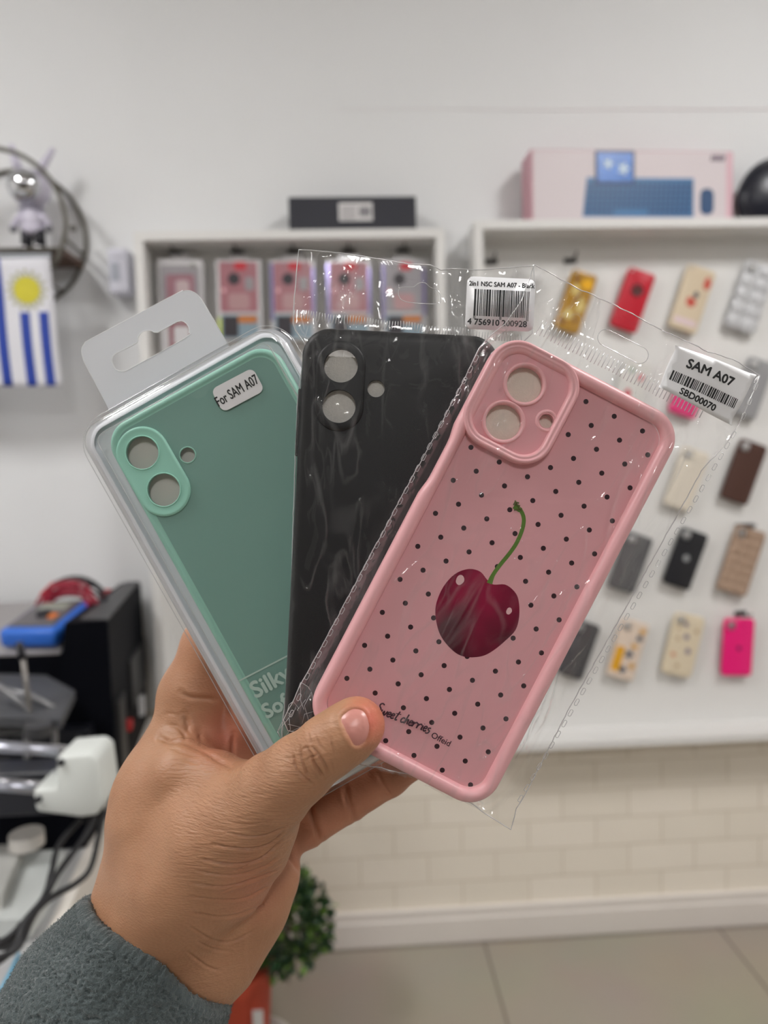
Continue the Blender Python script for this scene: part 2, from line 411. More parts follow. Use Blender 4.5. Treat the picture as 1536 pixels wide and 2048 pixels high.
# ------------------------------------------------------------------ hooks
hook_m = mat('hook_dark', (70, 68, 68), 0.4, metal=.6)
def hook(px, py, label, L_=.05, w=.03):
    t = thing('display_hook', label, 'hook', wall_frame(px, py, YB), 'small dark display hooks on the white cabinet backs')
    MB().box(-w / 2, -.006, 0, w / 2, .006, .004, .001).build('mounting_plate', hook_m, t)
    m_ = MB(); m_.tube([(0, 0, .003), (0, 0, L_ - .006), (0, .004, L_ - .002), (0, .009, L_)], .0022, 8)
    m_.build('prong', hook_m, t, True)
hook(352, 505, 'dark display hook above the grey and maroon pack, leftmost in the left cabinet')
hook(475, 504, 'dark display hook above the second pack from the left')
hook(588, 503, 'dark display hook above the middle pack of the left cabinet')
hook(697, 502, 'dark display hook above the fourth pack of the left cabinet')
hook(806, 500, 'dark display hook above the last pack of the left cabinet')
hook(982, 524, 'dark display hook at the top left corner of the right cabinet')
hook(1140, 522, 'dark display hook above the gold patterned phone case')
hook(1487, 1052, 'dark display hook above the puffy taupe phone case', w=.045)
hook(1480, 1226, 'dark display hook above the hot pink case on the lowest row')

# ------------------------------------------------------------------ phone cases hung in the right cabinet
def hung_case(px, py, wpx, hpx, ang, label, col, style='', group='phone cases hung in the right cabinet', rough=.45):
    k = mpp(1.65) * 1000; w, h = wpx * k, hpx * k
    y = YB - .022
    t = thing('phone_case', label, 'phone case', wall_frame(px, py, y, -ang), group)
    base = mat('case_' + '_'.join(str(c) for c in col), col, rough, noise_amt=.04, noise_scale=300)
    r = 9 if style != 'round' else 14
    cr = {'classic': 3.6, 'logo_classic': 3.6}.get(style.split('+')[0], 10)
    cx, cy = -w / 2 + (9 if cr < 5 else 17), h / 2 - (8 if cr < 5 else 17)
    hole = circle(cx, cy, cr, 24) if cr < 5 else rrect(21, 21, 6, 5, cx, cy)
    holes = [hole]
    if 'ringhole' in style: holes.append(circle(2, h * .17, 10, 30))
    prof = [(1.5, -9), (0, -7.5), (0, -2.2), (.7, -.7), (2.2, 0)]
    body = loft(rr_rings(w, h, r, prof, 6))
    v, f = fill(rrect(w - 4.4, h - 4.4, r - 2.2, 6), holes); body.add([(x, y_, 0) for x, y_ in v], f)
    v, f = fill(rrect(w - 4.4, h - 4.4, r - 2.2, 6), holes); body.add([(x, y_, -1.4) for x, y_ in v], f)
    for hh in holes: loft([[(x, y_, 0) for x, y_ in hh], [(x, y_, -1.4) for x, y_ in hh]], body)
    if 'puffer' in style:
        body.v = [(x, y_, z) for x, y_, z in body.v]
        for i in range(2):
            for j in range(5):
                bx, by = (-.25 + .5 * i) * w, (-.4 + .2 * j) * h
                if i == 0 and j == 4: continue
                body.sphere((bx, by, -3), w * .285, h * .125, 8.5, 20, 10)
    if 'ribbed' in style:
        for i in range(3):
            for j in range(7):
                if i == 0 and j > 4: continue
                body.sphere(((-.31 + .31 * i) * w, (-.43 + .14 * j) * h, -2), w * .18, h * .078, 4.2, 16, 8)
    mesh_obj('case_body', body.v, body.f, base, t, 40, None, .001)
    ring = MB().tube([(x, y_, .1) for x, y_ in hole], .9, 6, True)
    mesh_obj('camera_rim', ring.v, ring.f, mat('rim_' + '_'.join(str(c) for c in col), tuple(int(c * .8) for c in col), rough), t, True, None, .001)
    return t, w, h
def deco(t, name, items, m, z=.15):
    for it in items:
        b = plate(it, [], z - .1, z + .15); mesh_obj(name, b.v, b.f, m, t, False, None, .001)
def blob(cx, cy, rx, ry, seed=0, n=18, amp=.12):
    return [(cx + rx * math.cos(a) * (1 + amp * math.sin(3 * a + seed)), cy + ry * math.sin(a) * (1 + amp * math.cos(2 * a + seed))) for a in [2 * math.pi * i / n for i in range(n)]]
def flower(cx, cy, r, n=5):
    return [(cx + r * (.72 + .28 * math.cos(n * a)) * math.cos(a), cy + r * (.72 + .28 * math.cos(n * a)) * math.sin(a)) for a in [2 * math.pi * i / 40 for i in range(40)]]

t, w, h = hung_case(1152, 603, 54, 124, 20, 'glossy gold and yellow marbled phone case on the top row', (178, 134, 50), 'classic', rough=.2)
deco(t, 'marbling', [blob(-10, 25, 9, 14, 1), blob(12, -5, 10, 16, 2, amp=.3), blob(-8, -32, 12, 10, 3, amp=.3)], mat('marble_light', (222, 200, 130), .2))
deco(t, 'yellow_patch', [blob(12, 45, 14, 12, 4)], mat('marble_yellow', (236, 176, 20), .3))
deco(t, 'dark_veins', [blob(-16, -52, 9, 6, 5), blob(-15, 50, 7, 8, 2), blob(3, 8, 4, 10, 4, amp=.4), blob(10, -40, 5, 9, 1, amp=.4)], mat('marble_dark', (128, 84, 40), .3))
t, w, h = hung_case(1266, 600, 59, 124, 20, 'plain bright red phone case with a round window on the top row', (192, 8, 40), 'classic+ringhole', rough=.35)
rb = MB().tube([(2 + 12.5 * math.cos(a), h * .17 + 12.5 * math.sin(a), 0) for a in [2 * math.pi * i / 30 for i in range(30)]], 2.6, 8, True)
mesh_obj('window_ring', rb.v, rb.f, mat('dark_red_ring', (96, 8, 28), .4), t, True, None, .001)
t, w, h = hung_case(1385, 598, 62, 132, 19, 'cream phone case with a small red figure print and red corner on the top row', (214, 197, 170), 'classic')
deco(t, 'red_print', [blob(-2, -8, 12, 12, 1), blob(22, 44, 9, 14, 2)], mat('print_red', (196, 82, 66), .5))
deco(t, 'dark_print', [blob(5, 11, 6, 8, 1)], mat('print_navy', (60, 58, 78), .5), .35)
deco(t, 'pink_band', [rrect(w * .8, 14, 6, 5, 0, -h * .36)], mat('print_pale_pink', (222, 200, 204), .5))
t, w, h = hung_case(1502, 594, 66, 140, 19, 'silver quilted puffer phone case at the right end of the top row', (196, 197, 200), 'puffer', rough=.3)
t, w, h = hung_case(1040, 604, 56, 122, 20, 'pale grey phone case behind the barcode sticker, first of the top row', (188, 186, 184), 'classic', rough=.3)
t, w, h = hung_case(1262, 776, 58, 122, 20, 'white phone case with red and green spots, seen through the clear flap', (220, 218, 214), 'classic')
deco(t, 'red_print', [blob(14, 30, 7, 8, 1), blob(-4, -14, 8, 10, 2)], mat('print_berry', (200, 50, 76), .5))
deco(t, 'green_print', [blob(-12, 40, 7, 7, 1)], mat('print_green', (130, 150, 130), .5))
t, w, h = hung_case(1384, 772, 60, 126, 20, 'magenta phone case behind the white SAM A07 sticker', (222, 44, 120), '')
t, w, h = hung_case(1506, 776, 58, 122, 20, 'plain grey phone case at the right end of the second row', (150, 150, 152), '')
t, w, h = hung_case(1374, 958, 60, 128, 20, 'pale beige see-through phone case beside the brown one', (222, 213, 198), '', rough=.15)
t, w, h = hung_case(1489, 944, 62, 130, 20, 'dark brown leather phone case', (74, 44, 34), '', rough=.6)
t, w, h = hung_case(1262, 1126, 60, 124, 20, 'dark grey phone case left of the black one, beside the bag edge', (88, 88, 90), '')
t, w, h = hung_case(1372, 1118, 62, 124, 20, 'black phone case with a pale round emblem', (26, 27, 33), '')
deco(t, 'emblem', [circle(0, 2, 8, 24)], mat('emblem_grey', (150, 152, 154), .35))
t, w, h = hung_case(1484, 1122, 68, 142, 18, 'puffy taupe ribbed phone case', (166, 140, 120), 'round+ribbed', rough=.6)
t, w, h = hung_case(1158, 1300, 58, 122, 20, 'dark slate phone case on the lowest row, half hidden by the pink case', (66, 66, 70), '')
t, w, h = hung_case(1256, 1300, 62, 128, 17, 'clear phone case with yellow panel and dark flowers on the lowest row', (224, 206, 190), '')
deco(t, 'yellow_panel', [rrect(22, 62, 4, 4, -w * .26, -26)], mat('print_yellow', (226, 166, 36), .5))
deco(t, 'dark_flower', [flower(6, -10, 12), flower(0, -50, 11), flower(20, 34, 10)], mat('print_dark_blue', (52, 70, 92), .5), .35)
deco(t, 'yellow_flower', [flower(22, 52, 9), flower(20, -36, 9), blob(12, 12, 8, 6, 1)], mat('print_gold', (214, 160, 50), .5), .5)
t, w, h = hung_case(1367, 1291, 68, 134, 14, 'cream phone case scattered with small prints on the lowest row', (222, 208, 182), 'round')
deco(t, 'purple_print', [blob(2, 22, 7, 7, 1), blob(14, -12, 7, 7, 2), blob(-6, 52, 6, 5, 3, amp=.3)], mat('print_mauve', (130, 116, 136), .5))
deco(t, 'orange_print', [blob(-20, -26, 6, 6, 1)], mat('print_orange', (206, 140, 100), .5))
deco(t, 'tan_print', [blob(-18, 14, 5, 6, 1), blob(24, 40, 5, 6, 4), blob(-4, -52, 6, 5, 4), blob(-22, 40, 4, 5, 4)], mat('print_tan', (190, 166, 132), .5))
t, w, h = hung_case(1477, 1295, 66, 124, 3, 'hot pink phone case hanging straight on the lowest row', (240, 14, 122), '')
deco(t, 'emblem', [blob(1, -2, 6, 7, 1)], mat('emblem_dark_pink', (150, 10, 84), .4))

# ------------------------------------------------------------------ boxed packs in the left cabinet
pk_pink = mat('pack_pink', (162, 110, 118), .3, noise_amt=.12, noise_scale=60)
pk_maroon = mat('pack_maroon', (150, 108, 118), .3, noise_amt=.2, noise_scale=50)
pk_grey = mat('pack_grey', (150, 146, 150), .3, noise_amt=.15, noise_scale=50)
pk_clear = mat('pack_sleeve', (208, 206, 208), .15)
dark_m = mat('print_charcoal', (52, 48, 54), .4); red_m = mat('print_red_bright', (190, 50, 60), .4)
orange_m = mat('print_amber', (190, 118, 60), .4); sky_m = mat('print_light_blue', (132, 152, 164), .4); holo_m = mat('holographic_edge', (150, 140, 196), .15, metal=.3)
lime_m = mat('print_lime', (206, 222, 90), .4)
def pack(px, label, kind, edge=None, top=522, bot=678):
    k = mpp(1.64); w, h = 88 * k, (bot - top) * k
    t = thing('boxed_phone_case', label, 'phone case pack', wall_frame(px, (top + bot) / 2, YB - .045, -.6), 'boxed phone case packs in the left cabinet')
    MB().box(-w / 2, -h / 2, -.024, w / 2, h / 2, -.001, .0015).build('outer_box', pk_clear, t)
    MB().box(-w * .22, h / 2 - .001, -.012, w * .22, h / 2 + .012, -.010).build('hang_tab', pk_clear, t)
    face = {'pink': pk_pink, 'maroon': pk_maroon, 'grey': pk_grey}[kind]
    if kind == 'maroon':
        plate(rrect(w * .86, h * .40, .006, 5, 0, h * .24), [], -.001, 0).build('grey_panel', pk_grey, t)
        plate(rrect(w * .62, h * .36, .006, 5, 0, h * .16), [], 0, .0005).build('front_panel', pk_maroon, t)
        plate(rrect(w * .3, h * .2, .006, 5, w * .05, h * .18), [], .0005, .001).build('phone_print', mat('print_pinkish', (186, 166, 168), .4), t)
        plate(circle(w * .3, h * .43, .006, 16), [], .0005, .003).build('silver_knob', mat('silver', (210, 210, 205), .25, metal=.7), t)
        plate(rrect(w * .56, h * .3, .005, 5, 0, -h * .3), [], -.001, .0005).build('lower_panel', mat('print_maroon_deep', (128, 62, 74), .4), t)
        plate(rrect(w * .36, h * .2, .004, 5, 0, -h * .3), [], .0005, .001).build('lower_print', pk_clear, t)
        return
    plate(rrect(w * .84, h * .62, .004, 5, 0, h * .16), [], -.001, 0).build('front_panel', face, t)
    plate(rrect(w * .84, h * .3, .004, 5, 0, -h * .33), [], -.001, 0).build('lower_panel', sky_m, t)
    plate(circle(-w * .1, h * .26, .0135, 24), [], 0, .0007).build('lens_print', dark_m, t)
    plate(rrect(w * .26, h * .1, .004, 5, w * .05, h * .42), [], 0, .0007).build('red_flash', red_m, t)
    plate(rrect(w * .2, h * .16, .004, 5, w * .24, h * .2), [], 0, .0007).build('grey_patch', pk_grey, t)
    plate(rrect(w * .46, h * .2, .008, 5, 0, -h * .02), [], 0, .0004).build('pale_patch', mat('pack_dusty_pink', (176, 140, 142), .3), t)
    plate(circle(-w * .33, h * .12, .005, 14), [], 0, .001).build('pink_dot', mat('print_light_pink', (226, 176, 182), .3), t)
    plate(rrect(w * .34, h * .26, .004, 5, -w * .2, -h * .33), [], 0, .0007).build('figure_print', dark_m, t)
    plate(rrect(w * .42, h * .09, .004, 5, w * .18, -h * .24), [], 0, .0009).build('orange_print', orange_m, t)
    if edge is not None:
        plate(rrect(.006, h * .7, .002, 3, -w * .46, h * .1), [], 0, .0008).build('shiny_edge', edge, t)
        plate(rrect(.006, h * .6, .002, 3, w * .46, h * .1), [], 0, .0008).build('shiny_edge', edge, t)
    else:
        plate(rrect(.006, h * .25, .002, 3, -w * .44, -h * .34), [], 0, .0008).build('lime_stripe', lime_m, t)
pack(362, 'grey and maroon phone case pack at the left end of the left cabinet', 'maroon', bot=706)
pack(478, 'pink phone case pack with a lime stripe, second from the left', 'pink')
pack(586, 'pink phone case pack in the middle of the left cabinet', 'pink', holo_m)
pack(698, 'pink phone case pack with violet shining edges, seen whole through the clear flap', 'pink', holo_m)
pack(808, 'greyer phone case pack at the right end of the left cabinet', 'grey', holo_m)

# ------------------------------------------------------------------ boxes on top of the cabinets
p0 = WALL(578, 445, 1.615); p1 = WALL(833, 440, 1.615); pt = WALL(705, 393, 1.615)
t = thing('flat_box', 'long flat black box with a white label on top of the left cabinet', 'box', Matrix.Translation(((p0.x + p1.x) / 2, 1.655, ltop)))
w = p1.x - p0.x; h = pt.z - ltop
MB().box(-w / 2, -.04, 0, w / 2, .03, h, .002).build('box_body', mat('box_black', (30, 31, 42), .4), t)
MB().box(-w * .11, -.0406, h * .3, w * .155, -.0401, h * .82).build('paper_label', mat('label_paper', (214, 212, 212), .6), t)
b = MB()
for i in range(4): b.box(-w * .09, -.0411, h * (.36 + .1 * i), w * (.02 + .015 * (i % 2)), -.0407, h * (.40 + .1 * i))
b.box(w * .05, -.0411, h * .42, w * .14, -.0407, h * .7)
b.build('label_print', mat('print_grey', (132, 130, 134), .6), t)

p0 = WALL(1062, 434, 1.61); p1 = WALL(1474, 431, 1.61); pt = WALL(1268, 297, 1.61)
M = Matrix.Translation((p0.x, 1.61, rtop)) @ Matrix.Rotation(R(2.2), 4, 'Z')
t = thing('keyboard_carton', 'pale pink keyboard and mouse carton lying on the right cabinet', 'box', M)
w = (p1.x - p0.x); h = pt.z - rtop
MB().box(0, 0, 0, w, .07, h, .0015).build('carton_body', mat('carton_pink_side', (198, 152, 162), .5), t)
F = lambda x, z: (x * w, z * h)
def cplate(name, poly, m, y0=-.0006, y1=-.0001, up=0):
    b = MB().prism([(p[0] * w, p[1] * h) for p in poly], 0, .0005)
    b.v = [(x, -up - .0008 + z, y) for x, y, z in b.v]
    return b.build(name, m, t)
cplate('front_sheet', [(.012, .01), (.965, .01), (.965, .985), (.012, .985)], mat('carton_front', (212, 202, 205), .5, noise_amt=.02, noise_scale=10))
cplate('right_stripe', [(.965, .01), (.998, .01), (.998, .985), (.965, .985)], mat('carton_stripe', (214, 176, 186), .5))
cplate('keyboard_picture', [(.25, .06), (.80, .06), (.80, .61), (.272, .61)], mat('picture_blue', (60, 116, 166), .4), up=.0006)
kb = MB()
for r_ in range(6):
    for c_ in range(22):
        if r_ == 0 and 5 < c_ < 13: continue
        x = .262 + .0036 * r_ * .6 + c_ * .0240; z = .10 + r_ * .078
        kb.box(x * w, -.0022, z * h, (x + .0185) * w, -.0016, (z + .055) * h)
kb.build('keys_picture', mat('picture_navy', (38, 74, 116), .4), t)
cplate('tablet_picture', [(.312, .52), (.505, .52), (.505, .985), (.312, .985)], mat('picture_frame_navy', (28, 44, 84), .4), up=.0018)
cplate('tablet_screen', [(.322, .545), (.495, .545), (.495, .955), (.322, .955)], mat('picture_bright_blue', (58, 116, 196), .3, noise_amt=.4, noise_scale=50), up=.0024)
cplate('screen_flowers', [(p[0] / w, p[1] / h) for p in flower(.375 * w, .80 * h, .012)], mat('picture_pale', (196, 214, 226), .4), up=.003)
cplate('screen_flowers', [(p[0] / w, p[1] / h) for p in flower(.45 * w, .73 * h, .014)], MATS['picture_pale'], up=.003)
mo = rrect(.032, .058, .014, 6, .868 * w, .28 * h)
mo = [(x + (.003 if abs(y - .28 * h) < .008 else 0) * (-1 if x > .868 * w else 1), y) for x, y in mo]
cplate('mouse_picture', [(p[0] / w, p[1] / h) for p in mo], MATS['picture_navy'], up=.0006)
for i in range(4):
    x = .885 + i * .018
    cplate('logo_print', [(x, .86), (x + .013, .86), (x + .019, .94), (x + .006, .94)], mat('print_plum', (84, 58, 84), .5), up=.0006)

# rounded dark bag at the right end
pc = WALL(1565, 432, 1.63)
t = thing('headphone_pouch', 'dark rounded zip pouch at the right edge, next to the pink carton', 'pouch', Matrix.Translation((pc.x, 1.645, rtop)))
b = MB(); b.sphere((0, 0, .055), .10, .04, .088, 32, 18)
b.v = [(x, y, max(z, 0.0005)) for x, y, z in b.v]
b.build('pouch_body', mat('pouch_black', (24, 26, 38), .35, bump=.3, bump_scale=60), t, True)
b = MB(); b.tube([(.101 * math.cos(a), -.012, max(.055 + .089 * math.sin(a), .003)) for a in [R(x) for x in range(-30, 211, 8)]], .0025, 8)
b.build('zip_seam', mat('zip_dark', (46, 48, 58), .4), t, True)

# small white box fixed to the wall left of the cabinet
t = thing('wall_sensor_box', 'small white plastic box fixed to the wall left of the cabinets', 'device', wall_frame(250, 552, YW))
k = mpp(1.68)
MB().box(-19 * k, -42 * k, 0, 19 * k, 42 * k, .05, .005).build('housing', mat('device_white', (214, 214, 226), .4), t)
MB().box(-14 * k, -20 * k, .0502, 3 * k, 14 * k, .0512).build('grey_label', mat('device_label', (168, 172, 184), .5), t)
MB().box(-12 * k, 24 * k, .0502, 12 * k, 26 * k, .0512).build('seam_line', mat('device_seam', (170, 170, 180), .5), t)

# ------------------------------------------------------------------ ring shelf with figure, flag
ring_m = mat('ring_bronze', (96, 93, 85), .45, metal=.3); wood_m = mat('shelf_wood', (84, 58, 42), .5, noise_amt=.25, noise_scale=40)
rc = WALL(40, 480, YW); RR = .150; SD = .125
t = thing('ring_shelf', 'round double-ring metal wall shelf with a dark wooden board', 'shelf', Matrix.Translation((rc.x, YW, rc.z)))
for yy in (-.006, -SD):
    b = MB(); pts = [(RR * math.cos(a), yy, RR * math.sin(a)) for a in [2 * math.pi * i / 96 for i in range(96)]]
    b.tube(pts, .0050, 10, True); b.build('ring', ring_m, t, True)
b = MB()
for a in (52, 128, -14, 194, -128, -52):
    x, z = RR * math.cos(R(a)), RR * math.sin(R(a)); b = MB().tube([(x, -.006, z), (x, -SD, z)], .0035, 8); b.build('cross_bar', ring_m, t, True)
sz = WALL(90, 512, YW - SD / 2).z - rc.z
hw = math.sqrt(RR ** 2 - sz ** 2)
MB().box(-hw, -SD + .004, sz - .012, hw, -.008, sz + .002, .001).build('shelf_board', wood_m, t)
b = MB().tube([(-hw, -SD, sz - .004), (hw, -SD, sz - .004)], .004, 8); b.build('front_rail', ring_m, t, True)
b = MB().cyl((RR * .985, -SD * .5, 0.005), (RR * .985 - .01, -SD * .5, .005), .006); b.build('screw_knob', ring_m, t, True)
shelf_z = rc.z + sz + .002

# figurine: helmeted astronaut with long ears
f0 = WALL(68, 498, YW - .075)
t = thing('astronaut_figurine', 'small lilac astronaut figurine with chrome visor and long ears on the ring shelf', 'figurine', Matrix.Translation((f0.x, YW - .075, shelf_z)))
lil = mat('figure_lilac', (204, 200, 216), .35); chrome = mat('chrome', (210, 212, 216), .05, metal=1.0); blk = mat('figure_black', (26, 26, 34), .5)
hd = mpp(1.64)
def zpx(n): return n * hd
b = MB(); b.sphere((0, 0, zpx(63)), zpx(22), zpx(15), zpx(27), 28, 16); b.sphere((0, 0, zpx(44)), zpx(23), zpx(15), zpx(13), 28, 12); b.build('torso', lil, t, True)
for s_ in (-1, 1):
    b = MB().tube([(s_ * zpx(14), 0, zpx(76)), (s_ * zpx(24), -.004, zpx(64)), (s_ * zpx(31), -.006, zpx(52))], .008, 12, rads=[.008, .0085, .0075]); b.sphere((s_ * zpx(31), -.006, zpx(52)), .0085); b.build('arm', lil, t, True)
    b = MB().sphere((s_ * zpx(33), -.008, zpx(44)), .0085, None, None, 16, 10); b.build('glove', mat('glove_grey', (126, 126, 134), .4), t, True)
    b = MB().cyl((s_ * zpx(13), 0, zpx(12)), (s_ * zpx(11), 0, zpx(42)), .0115, .013, 20); b.build('leg', blk, t, True)
    b = MB().sphere((s_ * zpx(14), -.006, zpx(7)), .0125, .018, .0085, 20, 12); b.v = [(x, y, max(z, 0)) for x, y, z in b.v]; b.build('shoe', chrome, t, True)
b = MB().sphere((0, 0, zpx(120)), zpx(37), .038, zpx(36), 36, 20); b.build('helmet', lil, t, True)
b = MB().sphere((-zpx(3), -.016, zpx(119)), zpx(32), .034, zpx(31), 40, 24); b.build('visor', chrome, t, True)
b = MB().tube([(-zpx(16), .004, zpx(148)), (-zpx(26), .004, zpx(172)), (-zpx(31), .004, zpx(200))], .006, 12, rads=[.0085, .0095, .006]); b.sphere((-zpx(31), .004, zpx(200)), .006); b.build('ear', lil, t, True)
b = MB().tube([(zpx(14), .004, zpx(148)), (zpx(26), .004, zpx(166)), (zpx(44), .004, zpx(192))], .006, 12, rads=[.008, .009, .006]); b.sphere((zpx(44), .004, zpx(192)), .006); b.build('ear', lil, t, True)
b = MB().tube([(zpx(22) * math.cos(a), zpx(15) * math.sin(a), zpx(82)) for a in [2 * math.pi * i / 30 for i in range(30)]], .003, 8, True); b.build('collar', mat('collar_grey', (170, 168, 184), .4), t, True)

# flag: hangs upright over the front edge of the shelf
fy = YW - SD - .012
q = lambda px, py: WALL(px, py, fy)
tl, tr, br, bl = q(-230, 522), q(99, 514), q(125, 775), q(-205, 778)
t = thing('hanging_flag', 'small white and blue striped flag with a yellow sun hanging below the ring shelf', 'flag', Matrix.Translation(tr))
def fpt(u, v, lift=0.0):                                       # u from left 0 to right 1, v from top 0 to bottom 1
    p = tl.lerp(tr, u).lerp(bl.lerp(br, u), v)
    yy = .004 * math.sin(u * 9 + 1) * v + .002 * math.sin(v * 7)
    return (p.x - tr.x, yy - lift, p.z - tr.z)
def cloth(name, u0, v0, u1, v1, m, lift, th=.0006, nu=16, nv=16):
    g = [[fpt(u0 + (u1 - u0) * i / nu, v0 + (v1 - v0) * j / nv, lift) for i in range(nu + 1)] for j in range(nv + 1)]
    b = MB(); vs = [p for r_ in g for p in r_] + [(p[0], p[1] + th, p[2]) for r_ in g for p in r_]; n = (nu + 1); o = n * (nv + 1); fs = []
    for j in range(nv):
        for i in range(nu):
            a = j * n + i; fs += [(a, a + 1, a + 1 + n, a + n), (o + a, o + a + n, o + a + n + 1, o + a + 1)]
    for i in range(nu): fs += [(i, o + i, o + i + 1, i + 1), (nv * n + i, nv * n + i + 1, o + nv * n + i + 1, o + nv * n + i)]
    for j in range(nv): fs += [(j * n, (j + 1) * n, o + (j + 1) * n, o + j * n), (j * n + nu, o + j * n + nu, o + (j + 1) * n + nu, (j + 1) * n + nu)]
    b.add(vs, fs); b.build(name, m, t, True)
fw = mat('flag_white', (222, 222, 228), .7, bump=.2, bump_scale=900); fb = mat('flag_blue', (34, 64, 160), .7)
cloth('cloth', 0, 0, 1, 1, fw, 0)
W_ = 330.0
for (pxl, pxr, v0) in ((28, 48, .415), (67, 87, .415), (-20, -1, .0), (-60, -41, .0), (-100, -81, .0), (-140, -121, .0), (-180, -161, .0)):
    cloth('blue_stripe', (pxl + 230) / W_, v0, (pxr + 230) / W_, .985, fb, .0006, .0004, 4)
cu_, cv_ = (47 + 230) / W_, .245
def fdisc(poly, name, m, lift):
    v, f = fill(poly); pts = []
    for x, y in v:
        p = fpt(cu_ + x / W_, cv_ - y / 261.0, lift); pts.append(p)
    b = MB().add(pts, f); b.add([(p[0], p[1] - .0004, p[2]) for p in pts], f); b.build(name, m, t)
sun = mat('sun_yellow', (206, 196, 48), .6, noise_amt=.3, noise_scale=500)
fdisc(circle(0, 0, 27, 40), 'sun_disc', sun, .001)
star = []
for i in range(32):
    r_ = 41 if i % 2 == 0 else 25
    a = 2 * math.pi * i / 32
    if i % 2 == 0: star += [((r_) * math.cos(a - .055), r_ * math.sin(a - .055)), (r_ * math.cos(a + .055), r_ * math.sin(a + .055))]
    else: star += [(r_ * math.cos(a - .1), r_ * math.sin(a - .1)), (r_ * math.cos(a + .1), r_ * math.sin(a + .1))]
fdisc(star, 'sun_rays', mat('ray_olive', (150, 148, 70), .6), .0006)
b = MB().tube([(-.3, 0, .004), (.003, 0, .004)], .0035, 10); b.build('clear_rod', mat('rod_clear', (196, 202, 210), .15), t, True)
# ------------------------------------------------------------------ counter on the left with the workshop machines
A = WALL(297, 1428, YW - .006); CZ = A.z
B = ONZ(136, 1768, CZ)
dirn = (B - A); far = A + dirn * 2.2
ctop = mat('counter_top_grey', (176, 176, 176), .35, noise_amt=.03, noise_scale=8); cside = mat('counter_side_white', (224, 218, 210), .5)
t = thing('shop_counter', 'pale grey topped counter with white side running from the wall on the left', 'counter', Matrix.Translation((A.x, A.y, 0)))
poly = [(0, 0), (X0 + .01 - A.x, 0), (X0 + .01 - A.x, far.y - A.y), (far.x - A.x, far.y - A.y)]
MB().prism(poly, CZ - .03, CZ).build('worktop', ctop, t)
n_ = Vector((dirn.y, -dirn.x, 0)).normalized() * -1
nx, ny = (n_.x * .018, n_.y * .018)
if nx < 0: nx, ny = -nx, -ny
sp = [(0.0005, 0), (nx, 0), (far.x - A.x + nx, far.y - A.y + ny), (far.x - A.x + .0005, far.y - A.y)]
MB().prism(sp, 0, CZ).build('side_panel', cside, t)

black = mat('machine_black', (9, 10, 16), .6, spec=.06, noise_amt=.2, noise_scale=30)
dgrey = mat('machine_dark_grey', (62, 62, 64), .5, noise_amt=.15, noise_scale=25); mgrey = mat('machine_mid_grey', (118, 118, 118), .45)
steel = mat('steel', (176, 176, 180), .25, metal=.8); redm = mat('knob_red', (190, 22, 34), .4); yel = mat('knob_yellow', (224, 150, 30), .4)
# heat press: tall sloping cheek on the right, low deck on the left
def Pz(px, py, y): d = ray(px, py); return CAM_POS + d * (y / d.y)
yb, yf = 1.66, 1.26
r_back = Pz(281, 1165, yb); r_frontt = Pz(216, 1243, yf)
l_back = Pz(250, 1165, yb); l_front = Pz(172, 1247, yf)
xr_b, xr_f = r_back.x, r_frontt.x
t = thing('press_machine', 'big black press machine with a sloping side cheek standing against the wall', 'machine', Matrix.Translation((xr_f, yf, CZ)))
O = Vector((xr_f, yf, CZ))
def q8(pts8, name, m, bev=0):
    b = MB().add([Vector(p) - O for p in pts8], [(0, 3, 2, 1), (4, 5, 6, 7), (0, 1, 5, 4), (1, 2, 6, 5), (2, 3, 7, 6), (3, 0, 4, 7)]); return b.build(name, m, t)
cw = .075
q8([(xr_f - cw * 1.6, yf, CZ + .002), (xr_f, yf, CZ + .002), (xr_b, yb, CZ + .002), (xr_b - cw, yb, CZ + .002),
    (xr_f - cw, yf, r_frontt.z), (xr_f, yf, r_frontt.z), (xr_b, yb, r_back.z), (xr_b - cw * .6, yb, r_back.z)], 'side_cheek', black)
q8([(xr_f - cw * .7, yf + .01, r_frontt.z + .002), (xr_f - .002, yf + .005, r_frontt.z + .001), (xr_b - .002, yb - .003, r_back.z + .001), (xr_b - cw * .45, yb - .003, r_back.z + .001),
    (xr_f - cw * .7, yf + .01, r_frontt.z + .004), (xr_f - .002, yf + .005, r_frontt.z + .004), (xr_b - .002, yb - .003, r_back.z + .004), (xr_b - cw * .45, yb - .003, r_back.z + .004)], 'cheek_plate', dgrey)
# recessed side cover, vents and connectors on the right face
dk = mat('machine_cover', (30, 30, 32), .5)
sv = Vector((xr_b - xr_f, yb - yf, 0)); sn = Vector((sv.y, -sv.x, 0)).normalized()
def side_pt(a, z, out): p = Vector((xr_f, yf, 0)) + sv * a + sn * out; return Vector((p.x, p.y, z))
def side_box(a0, a1, z0, z1, o0, o1, name, m):
    q8([side_pt(a0, z0, o0), side_pt(a0, z0, o1), side_pt(a1, z0, o1), side_pt(a1, z0, o0), side_pt(a0, z1, o0), side_pt(a0, z1, o1), side_pt(a1, z1, o1), side_pt(a1, z1, o0)], name, m)
side_box(.45, .95, CZ + .10, CZ + .20, -.001, .006, 'side_cover', dk)
side_box(.25, .32, CZ + .085, CZ + .10, -.001, .012, 'red_switch', redm)
side_box(.7, .76, CZ + .05, CZ + .09, -.001, .01, 'white_socket', mat('socket_white', (206, 206, 208), .4))
side_box(.05, .2, CZ + .0, CZ + .17, -.001, .008, 'corner_post', dk)
dl = Pz(0, 1310, yf + .02); dz = dl.z
